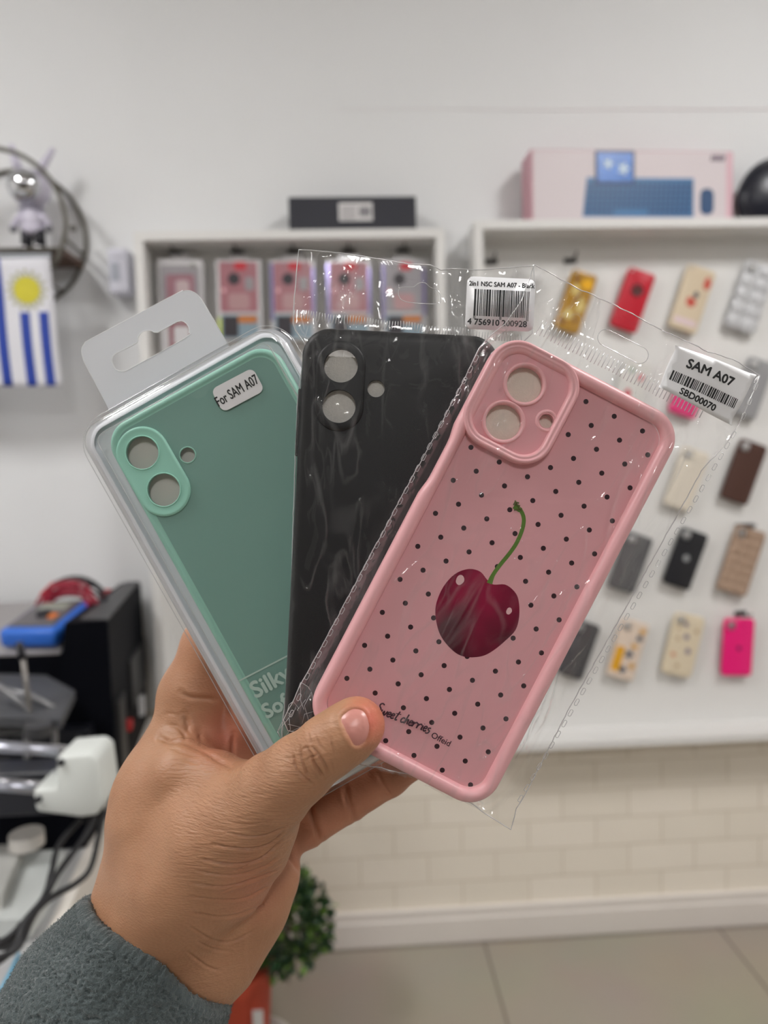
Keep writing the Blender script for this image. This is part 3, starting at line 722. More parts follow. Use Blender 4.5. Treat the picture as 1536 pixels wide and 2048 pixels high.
q8([(-1.75, yf + .02, dz - .07), (xr_f - cw, yf + .02, dz - .07), (xr_b - cw, yb, dz - .07), (-1.75, yb, dz - .07),
    (-1.75, yf + .02, dz - .003), (xr_f - cw, yf + .02, dz - .003), (xr_b - cw, yb, dz + .02), (-1.75, yb, dz + .02)], 'deck_box', black)
q8([(-1.75, yf + .022, dz - .003), (xr_f - cw - .02, yf + .022, dz - .003), (xr_b - cw - .01, yb - .005, dz + .0205), (-1.75, yb - .005, dz + .0205),
    (-1.75, yf + .022, dz + .001), (xr_f - cw - .02, yf + .022, dz + .001), (xr_b - cw - .01, yb - .005, dz + .0245), (-1.75, yb - .005, dz + .0245)], 'deck_plate', mat('deck_grey', (150, 146, 146), .45, noise_amt=.12, noise_scale=20))
q8([(-1.75, yf + .1, CZ + .002), (xr_f - cw * 1.3, yf + .06, CZ + .002), (xr_b - cw, yb, CZ + .002), (-1.75, yb, CZ + .002),
    (-1.75, yf + .1, dz - .06), (xr_f - cw * 1.3, yf + .06, dz - .06), (xr_b - cw, yb, dz - .06), (-1.75, yb, dz - .06)], 'rear_body', black)
# knobs on the deck
for (px, py, yy) in ((164, 1252, 1.42), (218, 1192, 1.60)):
    p = Pz(px, py, yy) - O
    b = MB().cyl(p + Vector((0, -.006, 0)), p + Vector((0, .014, 0)), .017, .013, 20); k1 = b.build('stop_knob', redm, t, 30)
    b = MB().cyl(p + Vector((.010, .004, -.010)), p + Vector((.010, .02, -.010)), .014, .014, 16); b.build('knob_collar', yel, k1, 30)
    b = MB().cyl(p + Vector((0, .014, -.004)), Vector((p.x, p.y + .014, dz + .01 - CZ - 0)), .007, .007, 10); b.build('knob_stem', black, k1, True)
# bracket with bolts, lower front block
b = MB().box(-.19, -.03, .075, -.035, .03, .14, .003); b.build('clamp_block', mat('clamp_dark', (30, 31, 38), .35), t)
for x in (-.175, -.05):
    for z in (.088, .127):
        b = MB().cyl((x, -.036, z), (x, -.03, z), .006, .006, 14); b.build('bolt', mat('bolt_grey', (86, 86, 92), .35, metal=.6), t, 30)
b = MB().box(-.34, -.05, .145, -.12, .05, .15, .001); b.build('slide_rail', mgrey, t)
b = MB().box(-.55, -.03, .003, -.02, .09, .07, .004); b.build('front_base', black, t)

# blue multimeter with red test leads on the deck
mp0 = Pz(72, 1274, yf + .06); mz = dz + .012
t = thing('multimeter', 'bright blue multimeter lying on the press deck', 'meter', Matrix.Translation((mp0.x, yf + .07, mz)) @ Matrix.Rotation(R(-6), 4, 'Z') @ Matrix.Rotation(R(10), 4, 'X'))
hwid = 58 * mpp(1.33)
b = MB().box(-hwid, -.035, 0, hwid, .11, .035, .009); b.build('rubber_case', mat('meter_blue', (46, 108, 208), .4), t, 50)
b = MB().box(-hwid * .8, -.02, .0352, hwid * .8, .095, .0385, .002); b.build('face_plate', mat('meter_face', (92, 88, 92), .4), t)
b = MB().cyl((0, .03, .038), (0, .03, .046), .014, .012, 20); b.build('dial', blk, t, 30)
b = MB().box(-hwid * .5, .055, .0386, hwid * .5, .09, .0396); b.build('display', mat('lcd', (150, 156, 146), .25), t)
b = MB().box(hwid * .3, .01, .0386, hwid * .55, .03, .0420, .001); b.build('orange_button', mat('orange_button', (224, 120, 40), .4), t)
wine = mat('lead_red', (150, 22, 50), .45)
t = thing('test_leads', 'coiled dark red and black test leads behind the multimeter', 'cable', Matrix.Translation((mp0.x + .02, yf + .19, dz + .022)))
b = MB(); rng = random.Random(3)
pts = []
for i in range(150):
    a = i * .28; rr_ = .040 + .008 * math.sin(i * .37)
    pts.append((rr_ * math.cos(a) * 1.25, -.03 + rr_ * .5 * math.sin(a) * .6, .012 + .030 * (i / 150) + .042 * max(0, math.sin(a)) ))
b.tube(pts, .0032, 6); b.build('red_lead', wine, t, True)
b = MB(); pts = []
for i in range(90):
    a = i * .3 + 1; rr_ = .052 + .006 * math.sin(i * .5)
    pts.append((rr_ * math.cos(a) * 1.15 + .008, -.012 + rr_ * .4 * math.sin(a) * .6, .016 + .03 * (i / 90) + .044 * max(0, math.sin(a))))
b.tube(pts, .003, 6); b.build('black_lead', blk, t, True)
b = MB().cyl((-.05, -.02, .055), (-.035, .0, .075), .008, .006, 14); b.build('red_plug', redm, t, 30)

# grey lever stand in front of the press
yy = 1.12
t = thing('lever_stand', 'dark grey board holder with bent steel rods in front of the black press', 'stand', Matrix.Translation(Vector((Pz(60, 1500, yy).x, yy, CZ))))
O2 = Vector((Pz(60, 1500, yy).x, yy, CZ))
def L2(px, py, y=yy): return Pz(px, py, y) - O2
pl = [L2(-70, 1345, yy + .14), L2(92, 1350, yy + .14), L2(150, 1382, yy + .07), L2(122, 1440, yy - .02), L2(-70, 1432, yy - .02)]
b = MB(); n = len(pl); b.add(pl + [p - Vector((0, 0, .014)) for p in pl], [tuple(range(n)), tuple(range(n, 2 * n))[::-1]] + [(i, (i + 1) % n, n + (i + 1) % n, n + i) for i in range(n)])
b.build('tray', mat('tray_grey', (74, 75, 78), .45, noise_amt=.1, noise_scale=20), t)
b = MB().tube([L2(46, 1315), L2(56, 1400), L2(62, 1440), L2(66, 1470)], .0042, 10); b.build('lever_rod', mat('rod_grey', (128, 124, 120), .35, metal=.5), t, True)
b = MB().tube([L2(38, 1285), L2(45, 1317)], .006, 10); b.build('rod_grip', blk, t, True)
b = MB().tube([L2(-60, 1345), L2(0, 1374), L2(58, 1418), L2(52, 1446), L2(54, 1500), L2(54, 1560)], .0048, 10); b.build('bent_rod', mat('rod_light_grey', (142, 142, 144), .35, metal=.5), t, True)
b = MB().tube([L2(0, 1378, yy + .02), L2(60, 1390, yy + .02), L2(107, 1415, yy + .02), L2(110, 1470, yy + .02), L2(110, 1560, yy + .02)], .0048, 10); b.build('bent_rod', MATS['rod_light_grey'], t, True)
b = MB().box(-.11, -.03, .002, .09, .06, .09, .004); b.build('base_block', black, t)
b = MB().cyl(L2(75, 1470, yy - .04), L2(75, 1448, yy - .04), .02, .02, 20); b.build('round_foot', dgrey, t, 30)

# white gantry machine: bracket on two chrome rails, tall black panel, white base
yy = .86
t = thing('gantry_machine', 'white plastic bracket on two chrome rails with black cables, nearest on the counter', 'machine', Matrix.Translation(Vector((Pz(140, 1600, yy).x, yy, CZ))))
O3 = Vector((Pz(140, 1600, yy).x, yy, CZ))
def L3(px, py, y=yy): return Pz(px, py, y) - O3
wm = mat('gantry_white', (214, 218, 214), .4)
out = [(112, 1514), (180, 1508), (196, 1520), (208, 1606), (194, 1632), (160, 1636), (72, 1624), (64, 1580), (112, 1578)]
f_ = [L3(a, b_) for a, b_ in out]
n = len(f_); bk = [p + Vector((0.0, .062, 0.0)) for p in f_]
bm = bmesh.new(); va = [bm.verts.new(p) for p in f_]; vb = [bm.verts.new(p) for p in bk]
bm.faces.new(va); bm.faces.new(vb[::-1])
for i in range(n): bm.faces.new((va[(i + 1) % n], va[i], vb[i], vb[(i + 1) % n]))
bmesh.ops.recalc_face_normals(bm, faces=bm.faces); bmesh.ops.bevel(bm, geom=bm.edges[:] + bm.verts[:], offset=.0045, segments=3, profile=.5, affect='EDGES')
bm.verts.index_update(); b = MB().add([v.co.copy() for v in bm.verts], [[v.index for v in f.verts] for f in bm.faces]); bm.free()
b.build('bracket', wm, t, 50)
for (px, py) in ((118, 1524), (73, 1598)):
    p = L3(px, py); b = MB().cyl(p + Vector((0.003, -.004, 0)), p + Vector((0.003, .01, 0)), .004, .004, 14); b.build('screw', blk, t, 30)
for (p0, p1) in (((-90, 1489), (118, 1503)), ((-90, 1565), (68, 1578))):
    a_ = L3(*p0, yy + .045); b_ = L3(*p1, yy + .045); b = MB().cyl(a_, b_, .0062, .0062, 20); b.build('chrome_rail', mat('rail_chrome', (170, 172, 182), .32, metal=.9), t, True)
    a2 = a_ + Vector((0, .035, -.012)); b2 = b_ + Vector((0, .035, -.012)); b = MB().cyl(a2, b2, .005, .005, 12); b.build('guide_rod', steel, t, True)
x0_, x1_ = L3(-120, 1600, yy + .12).x, L3(150, 1600, yy + .12).x
z_t = L3(60, 1540, yy + .12).z; z_b = L3(60, 1668, yy + .06).z
b = MB().box(x0_, .11, max(z_b, .004), x1_, .16, z_t, .003); b.build('black_panel', mat('panel_navy_black', (20, 22, 32), .35), t)
pb_ = [ONZ(a, b_, CZ + .03) - O3 for a, b_ in ((-90, 1652), (118, 1676), (128, 1700), (92, 1790), (58, 1838), (-90, 1842))]
pb_ = [Vector((p.x, min(p.y, 1.04 - yy), p.z)) for p in pb_]
n = len(pb_); b = MB().add([p - Vector((0, 0, .027)) for p in pb_] + pb_, [tuple(range(n))[::-1], tuple(range(n, 2 * n))] + [(i, (i + 1) % n, n + (i + 1) % n, n + i) for i in range(n)]); b.build('base_plate', mat('base_white', (200, 204, 202), .4), t)
pr_ = [ONZ(a, b_, CZ + .05) - O3 for a, b_ in ((-60, 1675), (46, 1690), (2, 1790), (-60, 1790))]
pr_ = [Vector((p.x, min(p.y, 1.03 - yy), p.z)) for p in pr_]
n = 4; b = MB().add([p - Vector((0, 0, .02)) for p in pr_] + pr_, [tuple(range(n))[::-1], tuple(range(n, 2 * n))] + [(i, (i + 1) % n, n + (i + 1) % n, n + i) for i in range(n)]); b.build('raised_tray', mat('tray_white', (188, 188, 184), .45), t)
kp = ONZ(54, 1690, CZ + .055) - O3
b = MB().cyl(kp, kp + Vector((0, 0, .018)), .024, .0235, 32); b.build('round_knob', mat('knob_white', (216, 212, 206), .4), t, 40)
cabm = mat('cable_black', (22, 22, 26), .5)
for pts in (((206, 1635, .93), (214, 1600, .98)), ):
    pass
def cable(pts, r, label):
    P_ = [Pz(a, b_, y_) for a, b_, y_ in pts]; P_ = [Vector((p.x, p.y, max(p.z, CZ + r + .001))) for p in P_]
    sm = []
    for i in range(len(P_) - 1):
        p0, p1, p2, p3 = P_[max(i - 1, 0)], P_[i], P_[i + 1], P_[min(i + 2, len(P_) - 1)]
        for s_ in range(8):
            u = s_ / 8; sm.append(.5 * ((2 * p1) + (p2 - p0) * u + (2 * p0 - 5 * p1 + 4 * p2 - p3) * u * u + (3 * p1 - p0 - 3 * p2 + p3) * u ** 3))
    sm.append(P_[-1]); o0 = sm[0].copy()
    o = MB().tube([p - o0 for p in sm], r, 8).build('power_cable', cabm, None, True); o.location = o0
    tag(o, label, 'cable')
cable(((222, 1560, .96), (221, 1610, .93), (205, 1640, .9), (196, 1680, .86), (180, 1738, .82), (150, 1768, .80), (95, 1800, .76), (50, 1850, .72), (20, 1905, .7), (-60, 1960, .7)), .0036, 'outermost black cable curving down right beside the white bracket')
cable(((190, 1636, .88), (165, 1680, .85), (120, 1740, .80), (92, 1790, .77), (60, 1830, .74), (10, 1880, .72), (-60, 1900, .7)), .0036, 'middle black cable running diagonally from under the white bracket')
cable(((160, 1640, .89), (118, 1690, .85), (104, 1740, .80), (92, 1785, .78), (60, 1845, .73), (30, 1900, .7), (-50, 1930, .7)), .0036, 'innermost black cable dropping across the white base plate')
cable(((-60, 1880, .74), (20, 1888, .73), (45, 1850, .73)), .006, 'short thick black cable at the bottom left edge')
o0 = Pz(45, 1920, .66)
P_ = [Pz(38, 1908, .68), Pz(20, 1945, .66), Pz(5, 1975, .64), Pz(-20, 2010, .62)]; P_ = [ONZ(a, b_, CZ + .004) for a, b_ in ((38, 1908), (20, 1945), (5, 1975), (-20, 2010))]
o = MB().tube([p - P_[0] for p in P_], .0022, 8).build('blue_wire', mat('wire_blue', (90, 170, 206), .4), None, True); o.location = P_[0]; tag(o, 'thin light blue wire on the counter beside the sleeve', 'cable')

# ------------------------------------------------------------------ potted plant on the floor behind the hand
pc = ONZ(492, 2040, 0.0); pc = Vector((pc.x, max(pc.y, 1.25), 0))
pc = Vector((Pz(484, 2000, 1.36).x, 1.36, 0))
t = thing('potted_plant', 'small leafy round shrub in a terracotta red pot on the floor by the wall', 'plant', Matrix.Translation(pc))
potz = max(Pz(484, 1925, 1.36).z, .12)
prof = [(.0, .012), (.046, .012), (.062, potz * .86), (.066, potz * .86), (.066, potz), (.060, potz), (.058, potz - .012), (0, potz - .014)]
b = MB(); n = 32
vs = [(r_ * math.cos(2 * math.pi * i / n), r_ * math.sin(2 * math.pi * i / n), z) for r_, z in prof for i in range(n)]
b.add(vs, [(k * n + i, k * n + (i + 1) % n, (k + 1) * n + (i + 1) % n, (k + 1) * n + i) for k in range(len(prof) - 1) for i in range(n)]); b.build('pot', mat('pot_red', (190, 74, 50), .5), t, 40)
b = MB().box(.03, -.0635, potz * .6, .05, -.06, potz * .75); b.build('pot_sticker', mat('sticker_white', (220, 220, 220), .5), t)
b = MB().cyl((0, 0, .001), (0, 0, .008), .10, .105, 40); b.tube([(.105 * math.cos(a), .105 * math.sin(a), .012) for a in [2 * math.pi * i / 40 for i in range(40)]], .006, 8, True); b.build('saucer', mat('saucer_white', (206, 204, 200), .4), t, 40)
b = MB()
cc = Pz(604, 1838, 1.36) - pc
b.tube([(0, 0, potz - .02), (cc.x * .4, 0, potz + .02), (cc.x * .7, 0, cc.z)], .004, 8)
rr_ = random.Random(5); tips = []
for i in range(60):
    u = Vector((rr_.gauss(0, 1), rr_.gauss(0, 1), rr_.gauss(0, 1))).normalized(); p = Vector((cc.x * .75, 0, cc.z)) + Vector((u.x * .085, u.y * .08, u.z * .10)) * rr_.uniform(.4, 1); tips.append((p, u))
    b.tube([(cc.x * .6, 0, cc.z - .05), (cc.x * .65 + u.x * .03, u.y * .03, cc.z + u.z * .03), p], .0012, 5)
b.build('stem', mat('stem_brown', (96, 84, 56), .6), t, True)
lv = [MB(), MB()]
for i in range(1150):
    u = Vector((rr_.gauss(0, 1), rr_.gauss(0, 1), rr_.gauss(0, 1))).normalized(); p = Vector((cc.x * .66, 0, cc.z)) + Vector((u.x * .103, u.y * .098, u.z * .100)) * rr_.uniform(.5, 1.0)
    d = (u + Vector((rr_.gauss(0, .5), rr_.gauss(0, .5), rr_.gauss(0, .5) + .3))).normalized(); s_ = d.orthogonal().normalized(); s_ = (Matrix.Rotation(rr_.uniform(0, 6.28), 3, d) @ s_); nn = d.cross(s_)
    L_ = rr_.uniform(.013, .022); w_ = L_ * .36
    vs = [p, p + d * L_ * .35 + s_ * w_ + nn * .001, p + d * L_ * .75 + s_ * w_ * .8 + nn * .001, p + d * L_, p + d * L_ * .75 - s_ * w_ * .8 + nn * .001, p + d * L_ * .35 - s_ * w_ + nn * .001, p + d * L_ * .5 - nn * .002]
    lv[i % 4 == 0].add(vs, [(0, 1, 6), (1, 2, 6), (2, 3, 6), (3, 4, 6), (4, 5, 6), (5, 0, 6)])
for k_, mm_ in ((0, mat('leaf_dark', (34, 62, 34), .35, noise_amt=.3, noise_scale=30)), (1, mat('leaf_light', (92, 124, 50), .35))):
    lv[k_].build('foliage', mm_, t, True)
# ================================================================== the three packaged cases held in the hand
paper = mat('sticker_paper', (226, 226, 228), .35, spec=.5); ink = mat('ink_black', (14, 14, 16), .5)
foam = mat('foam_sheet', (238, 228, 214), .9, noise_amt=.05, noise_scale=900, bump=.4, bump_scale=1500, bump_dist=.0005)
film = film_mat('clear_film', refl=.62, haze=.007, rough=.035, bump=1.0, bscale=60.0, cap=.22)
film_edge = film_mat('film_edge', refl=3.0, haze=.6, rough=.12, bump=0, cap=.5)
def barcode(mb, cx, cy, w, h, z, ang=0, seed=1, ox=0, oy=0):
    rr = random.Random(seed); x = -w / 2
    while x < w / 2:
        bw = rr.choice([.28, .28, .5, .75]); 
        if x + bw > w / 2: break
        q = rot2([(x, -h / 2), (x + bw, -h / 2), (x + bw, h / 2), (x, h / 2)], ang)
        mb.add([(cx + a, cy + b_, z) for a, b_ in q], [(0, 1, 2, 3)])
        x += bw + rr.choice([.25, .3, .5])
def ridge(mb, p0, p1, r, z, n=6): mb.tube([(p0[0], p0[1], z), (p1[0], p1[1], z)], r, n)
def crinkle(x, y, folds, seed=0.0, amp=1.0):
    h = np.zeros_like(x)
    for (ax, ay, bx, by, w, a) in folds:
        dx, dy = bx - ax, by - ay; L_ = math.hypot(dx, dy); t_ = ((x - ax) * dx + (y - ay) * dy) / (L_ * L_)
        d = ((x - ax) * dy - (y - ay) * dx) / L_
        env = np.clip(t_ * 4, 0, 1) * np.clip((1 - t_) * 4, 0, 1)
        h += a * env * np.maximum(0, 1 - np.abs(d + .6 * np.sin(t_ * 7 + ax)) / w)
    return h * amp
def undul(x, y, s):
    a = np.sin(x / 4.3 + 2.2 * np.sin(y / 31 + s) + s) + .7 * np.sin(x / 2.1 + y / 19 + 3 * np.sin(y / 23 - s)) + .6 * np.sin(y / 9 + 1.5 * np.sin(x / 8 + s))
    g = .5 + .5 * np.sin(y / 27 + x / 13 + s * 2)
    return (1 - np.abs(a) * .6) * .42 * g
def rand_folds(n, box, ang0, spread, lmin, lmax, wmin, wmax, amax, seed):
    rr = random.Random(seed); out = []
    for _ in range(n):
        x = rr.uniform(box[0], box[2]); y = rr.uniform(box[1], box[3]); a = R(ang0 + rr.gauss(0, spread)); L_ = rr.uniform(lmin, lmax)
        out.append((x - L_ / 2 * math.cos(a), y - L_ / 2 * math.sin(a), x + L_ / 2 * math.cos(a), y + L_ / 2 * math.sin(a), rr.uniform(wmin, wmax), rr.uniform(-amax * .3, amax)))
    return out
def film_sheet(name, outline, holes, hfun, m, parent, step=1.6):
    v, f = fill(outline, holes, step); x = np.array([p[0] for p in v]); y = np.array([p[1] for p in v]); z = hfun(x, y)
    return mesh_obj(name, list(zip(x, y, z)), f, m, parent, True, None, .001)
def densify(poly, step, jit=0.0, seed=1):
    rr = random.Random(seed); out = []; n = len(poly)
    for i in range(n):
        a, b_ = poly[i], poly[(i + 1) % n]; L_ = math.hypot(b_[0] - a[0], b_[1] - a[1]); k = max(1, int(L_ / step))
        for j in range(k):
            t_ = j / k; jx = rr.uniform(-jit, jit) if j else 0; jy = rr.uniform(-jit, jit) if j else 0
            out.append((a[0] + (b_[0] - a[0]) * t_ + jx, a[1] + (b_[1] - a[1]) * t_ + jy))
    return out
def rbox_sd(x, y, w, h, r):
    qx = np.abs(x) - w / 2 + r; qy = np.abs(y) - h / 2 + r
    return np.hypot(np.maximum(qx, 0), np.maximum(qy, 0)) + np.minimum(np.maximum(qx, qy), 0) - r
def slug(mb, c, z0, z1, ang):  # small raised oval loop of the side seal
    pts = rot2(rrect(1.15, 2.7, .55, 4), ang); mb.tube([(c[0] + a, c[1] + b_, z1) for a, b_ in pts], .13, 5, True)

# ------------------------------------------------------------------ PINK CASE
FP = Frame(989.5, 1144, 265, -27.5)
PW, PH = 77.8, 165.6
pk_rim = mat('pink_rim', (247, 186, 190), .36, sss=.0, noise_amt=.0)
pk_back = mat('pink_back', (232, 172, 177), .32)
t = thing('phone_case', 'pink phone case with a cherry print and black dots, in front of the hand fan', 'phone case', FP.M, 'phone cases held in the hand')
tpink = t
prof = [(2.2, -11), (.6, -10.2), (0, -8.6), (0, -3.2), (.5, -1.4), (1.6, -.35), (2.9, 0), (4.2, -.35), (5.1, -1.3), (5.5, -2.6), (5.6, -3.4)]
rg = rr_rings(PW, PH, 12.5, prof, 14)
b = loft(rg)
# side cut-out for the buttons: the left edge steps inward between two ramps
def notch(x, y):
    k = min(max((y - 14) / 6, 0), 1) * min(max((43 - y) / 6, 0), 1)
    return x + 1.1 * k if x < -PW / 2 + 4 else x
sub = MB()
for r_ in rg:
    pass
rg2 = []
for r_ in rg:
    nr = []
    for i in range(len(r_)):
        a, c_ = r_[i], r_[(i + 1) % len(r_)]; k = max(1, int(math.dist(a, c_) / 2.5))
        k = 1 if math.dist(a, c_) < 4 else 52 if abs(a[0] - c_[0]) < .01 else 20
        for j in range(k): nr.append(tuple(a[q_] + (c_[q_] - a[q_]) * j / k for q_ in range(3)))
    rg2.append([(notch(x, y), y, z) for x, y, z in nr])
b = loft(rg2); mm(b, 'bumper_rim', pk_rim, t, True)
lens = []
for (px, py, r_) in ((1049.5, 769, 6.75), (1007, 844, 6.75)):
    x, y = FP.loc(px, py, -2); lens.append((x, y, r_))
fx, fy_ = FP.loc(1093, 842, -2); flash = (fx, fy_, 2.7)
holes = [circle(x, y, r_, 40) for x, y, r_ in lens] + [circle(*flash, 28)]
inner = rrect(PW - 11.2, PH - 11.2, 7.2, 14)
b = plate(inner, holes, -4.6, -3.4); mm(b, 'back_panel', pk_back, t, 30)
# camera surround: raised rounded frame
c4 = [FP.loc(*p) for p in ((985, 690), (1181, 776), (1069, 962), (923, 872))]
ccx = (-PW / 2 + .4 + FP.loc(1172, 765)[0]) / 2; cw_ = FP.loc(1172, 765)[0] + PW / 2 - .4
top_ = PH / 2 - .6; bot_ = FP.loc(1067, 945)[1]; ccy = (top_ + bot_) / 2; ch_ = top_ - bot_
cprof = [(0, -3.6), (0, -.6), (.35, .3), (1.0, .7), (1.55, .45), (1.9, .0), (2.3, .25), (2.9, .1), (3.4, -.6), (3.7, -1.8)]
b = loft(rr_rings(cw_, ch_, 11.5, cprof, 14, ccx, ccy)); mm(b, 'camera_frame', pk_rim, t, True)
b = plate(rrect(cw_ - 7.2, ch_ - 7.2, 8, 12, ccx, ccy), holes, -3.3, -1.8); mm(b, 'camera_panel', mat('pink_panel', (238, 174, 180), .3), t, 30)
for i, (x, y, r_) in enumerate(lens):
    b = loft([[(x + (r_ + d) * math.cos(a), y + (r_ + d) * math.sin(a), z) for a in [2 * math.pi * j / 48 for j in range(48)]] for d, z in ((1.5, -1.8), (1.3, -1.1), (.8, -.95), (.3, -1.2), (0.0, -1.7), (0, -4.6))])
    mm(b, 'lens_ring', pk_rim, t, True)
x, y, r_ = flash; b = loft([[(x + (r_ + d) * math.cos(a), y + (r_ + d) * math.sin(a), z) for a in [2 * math.pi * j / 32 for j in range(32)]] for d, z in ((1.6, -1.8), (1.2, -1.3), (.6, -1.4), (0, -2.2), (0, -4.6))])
mm(b, 'flash_ring', pk_rim, t, True)
# printed dots, cherry and lettering on the back panel (z = -3.35)
ZP = -3.38
cher_px = [(871, 1232), (873, 1205), (887, 1173), (910, 1148), (937, 1138), (960, 1143), (974, 1159), (987, 1169), (1010, 1169), (1028, 1182), (1037, 1200), (1038.5, 1232), (1031, 1260), (1010, 1282), (987, 1300.7), (965, 1312), (937, 1314.5), (914, 1307.5), (892, 1287), (878, 1264)]
def smooth_poly(P_, k=4, closed=True):
    out = []; n = len(P_)
    for i in range(n if closed else n - 1):
        g = lambda j: P_[j % n] if closed else P_[min(max(j, 0), n - 1)]
        p0, p1, p2, p3 = g(i - 1), g(i), g(i + 1), g(i + 2)
        for s_ in range(k):
            u = s_ / k; out.append(tuple(.5 * ((2 * p1[q_]) + (p2[q_] - p0[q_]) * u + (2 * p0[q_] - 5 * p1[q_] + 4 * p2[q_] - p3[q_]) * u * u + (3 * p1[q_] - p0[q_] - 3 * p2[q_] + p3[q_]) * u ** 3) for q_ in range(len(p1))))
    if not closed: out.append(tuple(P_[-1]))
    return out
cher = FP.locs(smooth_poly(cher_px), ZP)
dots = MB(); camr = rrect(cw_ + 1.2, ch_ + 1.2, 11.5, 8, ccx, ccy)
for m_ in range(-12, 22):
    for n__ in range(-12, 22):
        px, py = 1285 - 46 * m_ + 10.55 * n__, 862 + 18.3 * m_ + 47.7 * n__
        x, y = FP.loc(px, py, ZP)
        if rbox_sd(np.array(x), np.array(y), PW - 11.2, PH - 11.2, 7.2) > -.4: continue
        if inside([x], [y], camr)[0]: continue
        if inside([x], [y], cher)[0] and segdist(np.array([x]), np.array([y]), cher, True)[0] > .7: continue
        dots.add([(a, c_, ZP + .01) for a, c_ in circle(x, y, .98, 18)], [tuple(range(18))])
mm(dots, 'dot_print', mat('dot_ink', (48, 16, 26), .4), t)
def cherry_mat():
    m = bpy.data.materials.new('cherry_print'); m.use_nodes = True; nt = m.node_tree; b_ = nt.nodes['Principled BSDF']; N = nt.nodes.new; L = nt.links.new
    tc = N('ShaderNodeTexCoord'); no = N('ShaderNodeTexNoise'); no.inputs['Scale'].default_value = 42; no.inputs['Detail'].default_value = 2
    cr = N('ShaderNodeValToRGB'); cr.color_ramp.elements[0].position = .38; cr.color_ramp.elements[0].color = rgb(78, 6, 30); cr.color_ramp.elements[1].position = .64; cr.color_ramp.elements[1].color = rgb(150, 16, 62)
    L(tc.outputs['Object'], no.inputs['Vector']); L(no.outputs['Fac'], cr.inputs[0]); L(cr.outputs[0], b_.inputs['Base Color']); b_.inputs['Roughness'].default_value = .3
    return m
v, f = fill(cher); mm(MB().add([(x, y, ZP + .02) for x, y in v], f), 'cherry_print', cherry_mat(), t)
b = MB()
for (px, py, rx, ry) in ((920, 1160, 1.5, 2.0), (1018, 1222, 1.0, 1.4)):
    x, y = FP.loc(px, py, ZP); b.add([(a, c_, ZP + .04) for a, c_ in blob(x, y, rx, ry, 1, 20, .05)], [tuple(range(20))])
mm(b, 'cherry_shine_print', mat('shine_print', (232, 188, 190), .4), t)
stem_px = [(979, 1167), (986, 1150), (1000, 1130), (1018, 1108), (1032, 1088), (1042, 1066), (1047, 1048), (1047, 1034), (1042, 1022), (1034, 1016), (1028, 1012)]
sp_ = FP.locs(smooth_poly(stem_px, 4, False), ZP); b = MB(); vs = []
for i, (x, y) in enumerate(sp_):
    a = sp_[max(i - 1, 0)]; c_ = sp_[min(i + 1, len(sp_) - 1)]; dx, dy = c_[0] - a[0], c_[1] - a[1]; L_ = math.hypot(dx, dy); w_ = .75 if i < len(sp_) - 8 else 1.0
    if i < 4: w_ = 1.1 - .08 * i
    vs += [(x - dy / L_ * w_, y + dx / L_ * w_, ZP + .03), (x + dy / L_ * w_, y - dx / L_ * w_, ZP + .03)]
b.add(vs, [(2 * i, 2 * i + 1, 2 * i + 3, 2 * i + 2) for i in range(len(sp_) - 1)])
mm(b, 'stem_print', mat('stem_green', (92, 128, 44), .4, noise_amt=.25, noise_scale=60), t)
b = MB()
for pl_ in (((1043, 1022), (1034, 1010), (1030, 1001)), ((1040, 1012), (1030, 1008)), ((1043, 1018), (1028, 1020)), ((1038, 1006), (1030, 1004), (1027, 1010))):
    q_ = FP.locs(pl_, ZP + .06); b.tube([(x, y, ZP + .05) for x, y in q_], .3, 5)
mm(b, 'stem_tip_print', mat('stem_tip', (84, 92, 40), .5), t)
# handwriting: single stroke letters, unit x-height 1
G = {'S': ([(.75, 1.75), (.45, 1.95), (.12, 1.7), (.2, 1.3), (.55, .95), (.6, .45), (.3, .05), (0, .2)], .85),
     'w': ([(0, .9), (.12, .15), (.3, .1), (.5, .8), (.6, .15), (.8, .1), (1.0, .95)], 1.1), 'e': ([(.05, .45), (.5, .6), (.45, .95), (.15, .85), (.05, .35), (.3, .02), (.65, .25)], .68),
     't': ([(.35, 1.7), (.25, .3), (.4, .02), (.6, .2)], .7), 'c': ([(.55, .8), (.3, .95), (.05, .5), (.25, .02), (.65, .2)], .68), 'h': ([(.1, 1.8), (.1, .0), (.2, .7), (.5, .9), (.55, .3), (.7, .05)], .78),
     'r': ([(.05, .95), (.1, .0), (.16, .6), (.5, 1.0), (.68, .8)], .8), 'i': ([(.1, .9), (.1, .15), (.3, .1)], .34), 's': ([(.5, .9), (.15, .8), (.2, .5), (.5, .35), (.4, -.1), (.0, -.2)], .62)}
b = MB(); p0 = FP.loc(750, 1424, ZP); p1 = FP.loc(858, 1466, ZP); word = 'Sweet cherries'; wtot = sum(.45 if c_ == ' ' else G[c_][1] for c_ in word)
L_ = math.dist(p0, p1); sc_ = L_ / wtot; an = math.degrees(math.atan2(p1[1] - p0[1], p1[0] - p0[0])); xx = 0
